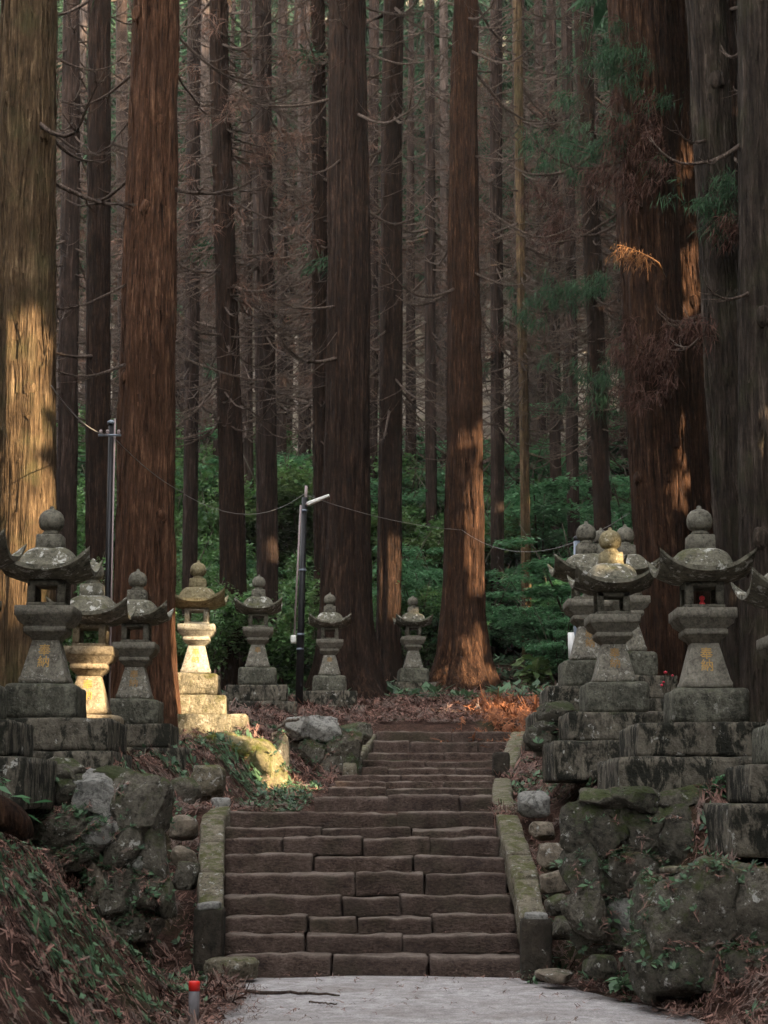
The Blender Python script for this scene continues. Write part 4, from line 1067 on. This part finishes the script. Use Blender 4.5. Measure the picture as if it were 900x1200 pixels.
def scatter_z(tpls, X, Y, Z, size, rng):
    Vs = []
    for x, y, z in zip(X, Y, Z):
        tp = tpls[rng.integers(len(tpls))] * size * rng.uniform(.5, 1.3) * np.array((1, 1, .5)); tp = rotz(tp, rng.uniform(0, 6.28)) + (x, y, z + .006); Vs.append(tp)
    V = np.concatenate(Vs); return V, np.arange(len(V)).reshape(-1, 4)
SX, SY, SZ = [], [], []
for k, (v, js) in enumerate(lower):
    y0 = 15.4 + .3 * k; n = 26 if k < 8 else 60
    e = rng.uniform(0, 1, n); side = rng.uniform(0, 1, n) < .55
    xx = np.where(side, np.where(e < .5, -1.42 + e * .5, 1.25 - (e - .5) * .6), -1.4 + 2.6 * e); SX += list(xx); SY += list(rng.uniform(y0 + .12, y0 + .29, n)); SZ += [P(450, v, y0)[2]] * n
for k, (u0, u1, v, js) in enumerate(upper):
    y0 = 21 + 1.05 * k; n = 60; SX += list(rng.normal(P(u0, v, y0)[0] + .15, .3, n // 2)) + list(rng.uniform(P(u0, v, y0)[0], P(u1, v, y0)[0], n // 2)); SY += list(rng.uniform(y0 + .1, y0 + 1.0, n)); SZ += [P(450, v, y0)[2]] * n
V, Q = scatter_z(TW, SX, SY, SZ, .13, rng)
tag(obj('step_litter', mk('step_litter', V, Q), M['litter']), 'bits of fallen cedar twig lying on the stone steps', 'twig litter', None, 'stuff')
def plant_tpl(k, seed):
    rng = np.random.default_rng(seed); q = []
    for j in range(7):
        a = rng.uniform(0, 6.28); el = rng.uniform(.1, .9); L = rng.uniform(.4, 1); d = np.array((math.cos(a) * math.cos(el), math.sin(a) * math.cos(el), math.sin(el)))
        s = np.array((-math.sin(a), math.cos(a), 0)); c = d * L * .55; e = d * L + np.array((0, 0, -.12 * L)); w = .20 * L if k % 2 else .11 * L
        q.append((np.zeros(3) + d * .12, c + s * w, e, c - s * w))
    return np.array(q).reshape(-1, 3)
PT = [plant_tpl(k, 40 + k) for k in range(8)]
pieces = []
X, Y = samples(9000, -3.8, 3.6, 7.6, 14.8, rng, lambda X, Y, r: offpath(X, Y, .12) & (r < clump(X, Y, 1.4, 51) ** 1.5 * 1.1))
pieces.append(scatter(PT, X, Y, .095, rng, .05, .1))
X, Y = samples(16000, -5, 5.5, 14.2, 27, rng, lambda X, Y, r: offpath(X, Y, .12) & (r < clump(X, Y, 1.0, 52) ** 1.7))
pieces.append(scatter(PT, X, Y, .12, rng, .03, .1))
X, Y = samples(2600, -9, 12, 34, 52, rng, lambda X, Y, r: r < clump(X, Y, .5, 53))
pieces.append(scatter(PT, X, Y, .42, rng, .05, .1))
V, Q, T = cat(pieces)
tag(obj('ground_cover', mk('ground_cover', V, Q), M['ground_leaf']), 'low green leafy plants scattered over the twig covered banks', 'ground cover', None, 'stuff')

# tufts and needles caught on and between the boulders
Vw, Qw, Tw = cat(WALLV)
bvh = BVHTree.FromPolygons([tuple(v) for v in Vw], [tuple(int(i) for i in t) for t in Tw])
def on_walls(tpls, n, size, rng, test):
    out = []
    for _ in range(n):
        k = rng.integers(len(WALLV)); bb = WALLV[k][0]; lo, hi = bb.min(0), bb.max(0)
        o = Vector((rng.uniform(lo[0], hi[0]), lo[1] - 1.5, rng.uniform(lo[2], hi[2] + .3))); d = Vector((0, 1, -.35)).normalized()
        loc, nor, idx, dist = bvh.ray_cast(o, d)
        if loc is None or not test(nor, rng): continue
        tp = rotz(tpls[rng.integers(len(tpls))] * size * rng.uniform(.5, 1.4), rng.uniform(0, 6.28))
        q = Vector((0, 0, 1)).rotation_difference((nor + Vector((0, 0, .9))).normalized()); Rm = np.array(q.to_matrix())
        out.append(tp @ Rm.T + np.array(loc) + np.array(nor) * .012)
    V = np.concatenate(out); return V, np.arange(len(V)).reshape(-1, 4)
V, Q = on_walls(PT, 2600, .085, rng, lambda n, r: n.z > .35 or (n.y > -.62 and r.uniform() < .8) or r.uniform() < .06)
tag(obj('wall_plants', mk('wall_plants', V, Q), M['ground_leaf']), 'small green plants growing in the joints of the boulder walls', 'ground cover', None, 'stuff')
V, Q = on_walls(TW, 2600, .15, rng, lambda n, r: n.z > .45 or r.uniform() < .05)
tag(obj('wall_litter', mk('wall_litter', V, Q), M['litter']), 'fallen cedar twigs caught on top of the boulders', 'twig litter', None, 'stuff')
# fallen branches that can be told apart
def fallen(label, pts, r0, r1, mat, seed):
    pts = np.array([P(*p) for p in pts]); t = np.linspace(0, 1, len(pts)); tt = np.linspace(0, 1, 14)
    q = np.stack([np.interp(tt, t, pts[:, i]) for i in range(3)], 1) + np.random.default_rng(seed).normal(0, r0 * .35, (14, 3))
    V, Q, T = tube(q, np.linspace(r0, r1, 14), 7); c = q.mean(0)
    tag(obj('fallen_branch', mk('fallen_branch', V - c, [Q, T], True), M[mat], None, c), label, 'branch')
fallen('thin dark branch lying across the near gravel path', [(262, 1161, 14.0), (310, 1163, 13.95), (360, 1164, 13.9), (398, 1166, 13.85)], .018, .008, 'dead_wood', 1)  # added rod standing in for the expansion crack in the path
fallen('short dark twig lying on the gravel', [(362, 1174, 13.2), (395, 1177, 13.1)], .008, .005, 'dead_wood', 2)
fallen('pale bleached branch arching over rocks left of the upper steps', [(318, 868, 24.4), (324, 853, 24.4), (335, 846, 24.4), (352, 843, 24.5)], .035, .02, 'pale_wood', 3)
fallen('pale stick leaning over the right boulder wall', [(686, 942, 14.6), (705, 928, 14.5), (722, 922, 14.5), (742, 905, 14.6)], .012, .006, 'pale_wood', 4)
fallen('long thin twig lying on the left twig bank near the dark log', [(0, 993, 11.2), (20, 1012, 11.1), (35, 1040, 11.0), (48, 1052, 11.0)], .009, .004, 'dead_wood', 5)
fallen('grey stick crossing the left bank below the boulder wall', [(60, 1140, 11.4), (85, 1110, 11.5), (110, 1128, 11.5)], .008, .004, 'pale_wood', 6)
# curved brown log at the left edge
t = np.linspace(0, 1, 16)
pts = np.array([P(-60 + 92 * math.sin(a * 1.45), 1000 - 70 * math.cos(a * 1.30) + 20 * (1 - a), 11.3 + .15 * a) for a in t])
V, Q, T = tube(pts, .15 - .10 * t ** 1.6, 14); c = pts[0]
tag(obj('log', mk('log', V - c, [Q, T], True), M['bark_red'], None, c), 'curved brown fallen log poking in from the left edge', 'log')

# ------------------------------------------------------------------ poles, cables, small things
def pole_between(u0, v0, u1, v1, Y, r0, r1, n=2):
    a, b = P(u0, v0, Y), P(u1, v1, Y); b[2] = a[2] + (b[2] - a[2])
    return a, b
# thin pole on the left
a, b = P(123.5, 850, 19.8), P(130.5, 497, 19.8); O = a.copy()
root = thing('utility_pole', 'thin dark utility pole with pale conduit and small crossarm by the red brown trunk', 'pole', O)
V, Q, T = tube([a - (0, 0, .3), b], [.040, .030], 14); obj('post', mk('post', V - O, [Q, T], True), M['pole_dark'], root)
off = np.array((.045, -.02, 0)); V, Q, T = tube([a + off - (0, 0, .2), b + off + (0, 0, .06)], .011, 8); obj('conduit', mk('conduit', V - O, [Q, T], True), M['conduit'], root)
c = P(129, 510, 19.72); V, Q, T = tube([c - (.14, 0, 0), c + (.13, 0, 0)], .014, 8); obj('crossarm', mk('crossarm', V - O, [Q, T], True), M['pole_grey'], root)
for dx in (-.11, -.03, .10):
    V, Q, T = lathe([(.012, 0), (.022, .01), (.016, .025), (.024, .035), (.012, .055)], 10); obj('insulator', mk('insulator', V + c + (dx, 0, .01) - O, [Q, T], True), M['conduit'], root)
V, Q, T = lathe([(.05, 0), (.05, .03), (.01, .05)], 12); obj('cap', mk('cap', V + b - O, [Q, T], True), M['pole_grey'], root)
# street lamp
a, b = P(350, 826, 31.2), P(357, 583, 31.2); O = a.copy()
root = thing('street_lamp', 'dark lamp pole with pale conduit and white lamp head leaning right', 'street lamp', O)
V, Q, T = tube([a - (0, 0, .4), a * .5 + b * .5, b], [.076, .062, .05], 16); obj('post', mk('post', V - O, [Q, T], True), M['pole_dark'], root)
V, Q, T = tube([b - (-.02, 0, .1), b + (.03, 0, .22)], .028, 10); obj('mast', mk('mast', V - O, [Q, T], True), M['conduit'], root)
c0, c1 = P(344.5, 752, 31.05), P(352.5, 592, 31.05); V, Q, T = tube([c0, c1], .018, 8); obj('conduit', mk('conduit', V - O, [Q, T], True), M['conduit'], root)
c = P(344, 749, 31.0); V, Q = box_grid(.10, .10, .15, 4, 4, 4, 3, .001, .012); obj('junction_box', mk('junction_box', V + c - (0, 0, .08) - O, [Q]), M['lamp_white'], root)
for f in (.93, .64, .33, .26):
    q = a * (1 - f) + b * f; V, Q, T = lathe([(.068, 0), (.072, .006), (.072, .03), (.068, .036)], 16); obj('band', mk('band', V + q - O, [Q, T], True), M['pole_grey'], root)
h0, h1 = P(361, 593, 31.1), P(383.5, 581, 30.9)
V, Q, T = tube([b - (0, 0, .16), b * .4 + h0 * .6 - (0, 0, .02), h0], .018, 8); obj('arm', mk('arm', V - O, [Q, T], True), M['conduit'], root)
d = h1 - h0; L = np.linalg.norm(d); ang = math.atan2(d[2], d[0])
V, Q = box_grid(L, .13, .075, 12, 6, 4, 2, .001, .03); V[:, 0] += L / 2; V[:, 2] *= 1 - .35 * (V[:, 0] / L)
c, s = math.cos(ang), math.sin(ang); W = V.copy(); W[:, 0] = c * V[:, 0] - s * V[:, 2]; W[:, 2] = s * V[:, 0] + c * V[:, 2]
obj('lamp_head', mk('lamp_head', W + h0 - O, [Q], True), M['lamp_white'], root)
# grey post on the right with a white panel
a, b = P(675, 800, 23.2), P(676, 634, 23.2); O = a.copy()
root = thing('utility_post', 'blue grey steel post with dark cap among right hand lanterns', 'post', O)
V, Q, T = tube([a - (0, 0, .4), b], .045, 14); obj('post', mk('post', V - O, [Q, T], True), M['pole_grey'], root)
V, Q, T = lathe([(.048, 0), (.05, .05), (.02, .075)], 14); obj('cap', mk('cap', V + b - O, [Q, T], True), M['pole_dark'], root)
V, Q, T = tube([P(676, 680, 23.1), P(678, 690, 23.05), P(684, 693, 23.0)], .028, 8); obj('bracket', mk('bracket', V - O, [Q, T], True), M['pole_grey'], root)
p0 = P(671, 756, 23.1); me_v = [(-.06, 0, .17), (.02, 0, .175), (.03, 0, .08), (.09, 0, .06), (.09, 0, .0), (.03, 0, -.02), (.0, 0, -.12), (-.01, 0, -.17), (-.06, 0, -.17)]
V = np.array([(x, -.02, z) for x, _, z in me_v] + [(x, .02, z) for x, _, z in me_v]); n = 9; j = np.arange(n); k = (j + 1) % n
obj('white_panel', mk('white_panel', V + p0 - O, [np.array([list(range(n))]), np.array([list(range(2 * n - 1, n - 1, -1))]), np.stack([j + n, k + n, k, j], 1)]), M['white_paint'], root)
# marker post
p = P(227, 1196, 11.75); O = np.array((p[0], p[1], max(gz(p[0], p[1]), p[2]) + .03))
root = thing('marker_post', 'short grey marker post with red top at the path edge', 'marker post', O)
V, Q, T = lathe([(.036, -.1), (.036, .165), (.034, .168)], 18); obj('post', mk('post', V, [Q, T], True), M['grey_plastic'], root)
V, Q, T = lathe([(.038, .0), (.038, .055), (.034, .062), (.01, .064)], 18); obj('red_cap', mk('red_cap', V + (0, 0, .162), [Q, T], True), M['red_paint'], root)
# cables
def cable(label, pts, sag, r=.005):
    out = []
    for k in range(len(pts) - 1):
        a, b = pts[k], pts[k + 1]
        for t in np.linspace(0, 1, 13)[(1 if k else 0):]:
            out.append(a + (b - a) * t - np.array((0, 0, sag[k] * 4 * t * (1 - t))))
    out = np.array(out); V, Q, T = tube(out, r, 5); c = out[0]
    tag(obj('cable', mk('cable', V - c, [Q, T], True), M['wire'], None, c), label, 'cable')
cable('thin cable sagging from the thin dark pole to the street lamp', [P(133, 512, 19.7), P(205, 572, 24.0), P(356, 579, 31.0)], [.05, .38])
cable('thin cable running right from the street lamp across the orange lit trunk', [P(358, 580, 31.0), P(541, 621, 38.2), P(738, 601, 25.4)], [.12, .55])
cable('short cable rising left from the thin dark pole crossarm', [P(126, 510, 19.7), P(60, 452, 16.5)], [.1], .007)
def flowers(label, u, v, Y, n, mat):
    rng = np.random.default_rng(int(u)); p = P(u, v, Y); root = thing('flower_bunch', label, 'flowers', p); fs, ts = [], []
    for k in range(n):
        e = np.array((rng.uniform(-.1, .1), rng.uniform(-.05, .05), rng.uniform(.16, .3))); ts.append(tube([(0, 0, -.1), e * .6, e], .006, 4))
        V, T = ico(1); obj('bloom', mk('bloom', V * np.array((.016, .016, .013)) * rng.uniform(.8, 1.3) + e, [T], True), M[mat], root)
    V, Q, T = cat(ts); obj('stem', mk('stem', V, [Q, T], True), M['stem'], root)
flowers('pink red flowers at the foot of the orange lit trunk', 530, 828, 36.5, 4, 'flower')
flowers('small pink flowers beside the base of the clean right lantern', 783, 826, 15.6, 4, 'flower')

# ------------------------------------------------------------------ leaf curtain added outside the frame to block light, gaps cut for sun spots
def T3(u, vs, Y, r): return [(P(u, v, Y), r) for v in vs]
TARGETS = T3(28, (440, 490, 540, 590, 640, 680), 19.3, .22) + T3(24, (390,), 19.3, .1) + \
    T3(232, (742, 770, 800, 835, 862), 24.6, .28) + T3(300, (885, 915, 940), 23.4, .26) + T3(272, (872, 890), 23.4, .2) + \
    T3(116, (780, 810, 840, 870), 17.7, .05) + \
    T3(460, (650, 675, 700), 41.6, .22) + T3(571, (510, 560, 610, 640, 670), 38.4, .18) + T3(574, (740, 775), 38.0, .2) + \
    T3(597, (820, 840), 31.8, .4) + T3(814, (170, 210, 250, 290, 330, 360), 26.5, -.02) + T3(794, (455, 480, 505), 25.7, -.12) + T3(799, (530, 555, 580, 605), 25.7, -.12) + \
    T3(733, (295,), 25.0, .16) + T3(718, (660,), 17.6, .0) + T3(618, (700, 750), 45.8, .25) + T3(322, (640,), 40.8, .1)
rng = np.random.default_rng(5)
N = 170000
Yc = rng.uniform(-34, 130, N); off = rng.uniform(0, 9, N)
C = np.stack([.30 * np.maximum(Yc, 0) + 6.5 + off + .15 * np.maximum(-Yc, 0) * 0, Yc, 0 * Yc], 1)
top_ = 26 + .34 * np.maximum(0, Yc)
C[:, 2] = ground(C[:, 0], C[:, 1]) + rng.uniform(0, 1, N) * top_ + .3
Nb = 60000; th = rng.uniform(0, 1, Nb); Cb = np.zeros((Nb, 3))
bk = th < .45
Cb[bk, 0] = rng.uniform(-26, 22, bk.sum()); Cb[bk, 1] = rng.uniform(-24, -15, bk.sum())
nb_ = ~bk; yy = rng.uniform(-20, 75, nb_.sum()); Cb[nb_, 1] = yy; Cb[nb_, 0] = -(.29 * np.maximum(yy, 0) + 7 + rng.uniform(0, 7, nb_.sum()))
Cb[:, 2] = ground(Cb[:, 0], Cb[:, 1]) + rng.uniform(0, 1, Nb) * np.where(bk, 11, 15 - 6 * (Cb[:, 1] > 35)) + .3
C = np.concatenate([C, Cb])
V, Q = leaf_quads(C, 1.0, rng, .8, .85)
mid = V.reshape(-1, 4, 3).mean(1); keep = np.ones(len(mid), bool)
for p, r in TARGETS:
    w = mid - p; t = w @ SUN; dist = np.linalg.norm(w - t[:, None] * SUN, axis=1); keep &= ~((dist < r + .36) & (t > 0))
V = V.reshape(-1, 4, 3)[keep].reshape(-1, 3); Q = np.arange(len(V)).reshape(-1, 4)
wood = obj('evening_wood', mk('evening_wood', V, Q), M['needle_green'])
tag(wood, 'dense dark wood beyond the right side that shades the stairway', 'wood', None, 'stuff')

# ------------------------------------------------------------------ sun, sky, camera
sun = bpy.data.lights.new('sun', 'SUN'); so = bpy.data.objects.new('sun', sun); COL.objects.link(so)
sun.energy = 2.0; sun.angle = R(.5); sun.color = (.85, .66, .43)
so.rotation_euler = Vector((-SUN[0], -SUN[1], -SUN[2])).to_track_quat('-Z', 'Y').to_euler()
world = bpy.data.worlds.new('World'); scene.world = world; world.use_nodes = True
nt = world.node_tree; bg = nt.nodes['Background']
sky = nt.nodes.new('ShaderNodeTexSky'); sky.sky_type = 'NISHITA'; sky.sun_disc = False
sky.sun_elevation = SUN_EL; sky.sun_rotation = math.atan2(SUN_AZ[0], SUN_AZ[1])
hs = nt.nodes.new('ShaderNodeHueSaturation'); hs.inputs['Saturation'].default_value = .32
mx = nt.nodes.new('ShaderNodeMix'); mx.data_type = 'RGBA'; mx.blend_type = 'MULTIPLY'; mx.inputs[0].default_value = 1.0; mx.inputs[7].default_value = (1.0, .93, .84, 1)
nt.links.new(sky.outputs[0], hs.inputs['Color']); nt.links.new(hs.outputs[0], mx.inputs[6]); nt.links.new(mx.outputs[2], bg.inputs['Color'])
bg.inputs['Strength'].default_value = .15

cam = bpy.data.cameras.new('camera'); co = bpy.data.objects.new('camera', cam); COL.objects.link(co)
cam.sensor_width = 36; cam.sensor_fit = 'AUTO'; cam.lens = FPX / 1200 * 36; cam.clip_start = .1; cam.clip_end = 2000
co.location = (0, 0, CAM_Z); co.rotation_euler = (math.pi / 2 + PITCH, 0, 0)
cam.dof.use_dof = True; cam.dof.focus_distance = 19; cam.dof.aperture_fstop = 5.6
scene.camera = co
scene.view_settings.view_transform = 'Standard'; scene.view_settings.look = 'None'
scene.view_settings.exposure = 3.75; scene.view_settings.gamma = 1.0
scene.render.resolution_x = 768; scene.render.resolution_y = 1024
scene.cycles.max_bounces = 6; scene.cycles.diffuse_bounces = 3; scene.cycles.glossy_bounces = 2; scene.cycles.transmission_bounces = 3
# pale air between the far trunks
V = np.array([(x, y, z) for x in (-126, 126) for y in (-62, 244) for z in (-9, 190)], float)
Q = np.array([(0, 1, 3, 2), (4, 6, 7, 5), (0, 4, 5, 1), (2, 3, 7, 6), (0, 2, 6, 4), (1, 5, 7, 3)])
hm = bpy.data.materials.new('haze'); hm.use_nodes = True; hn = hm.node_tree; hn.nodes.clear()
ho = hn.nodes.new('ShaderNodeOutputMaterial'); hv = hn.nodes.new('ShaderNodeVolumePrincipled')
hv.inputs['Color'].default_value = (.93, .90, .88, 1); hv.inputs['Density'].default_value = .00022
hn.links.new(hv.outputs[0], ho.inputs['Volume'])
tag(obj('haze', mk('haze', V, Q), hm), 'pale evening haze between the trunks of the wood', 'haze', None, 'stuff')
scene.cycles.volume_bounces = 1
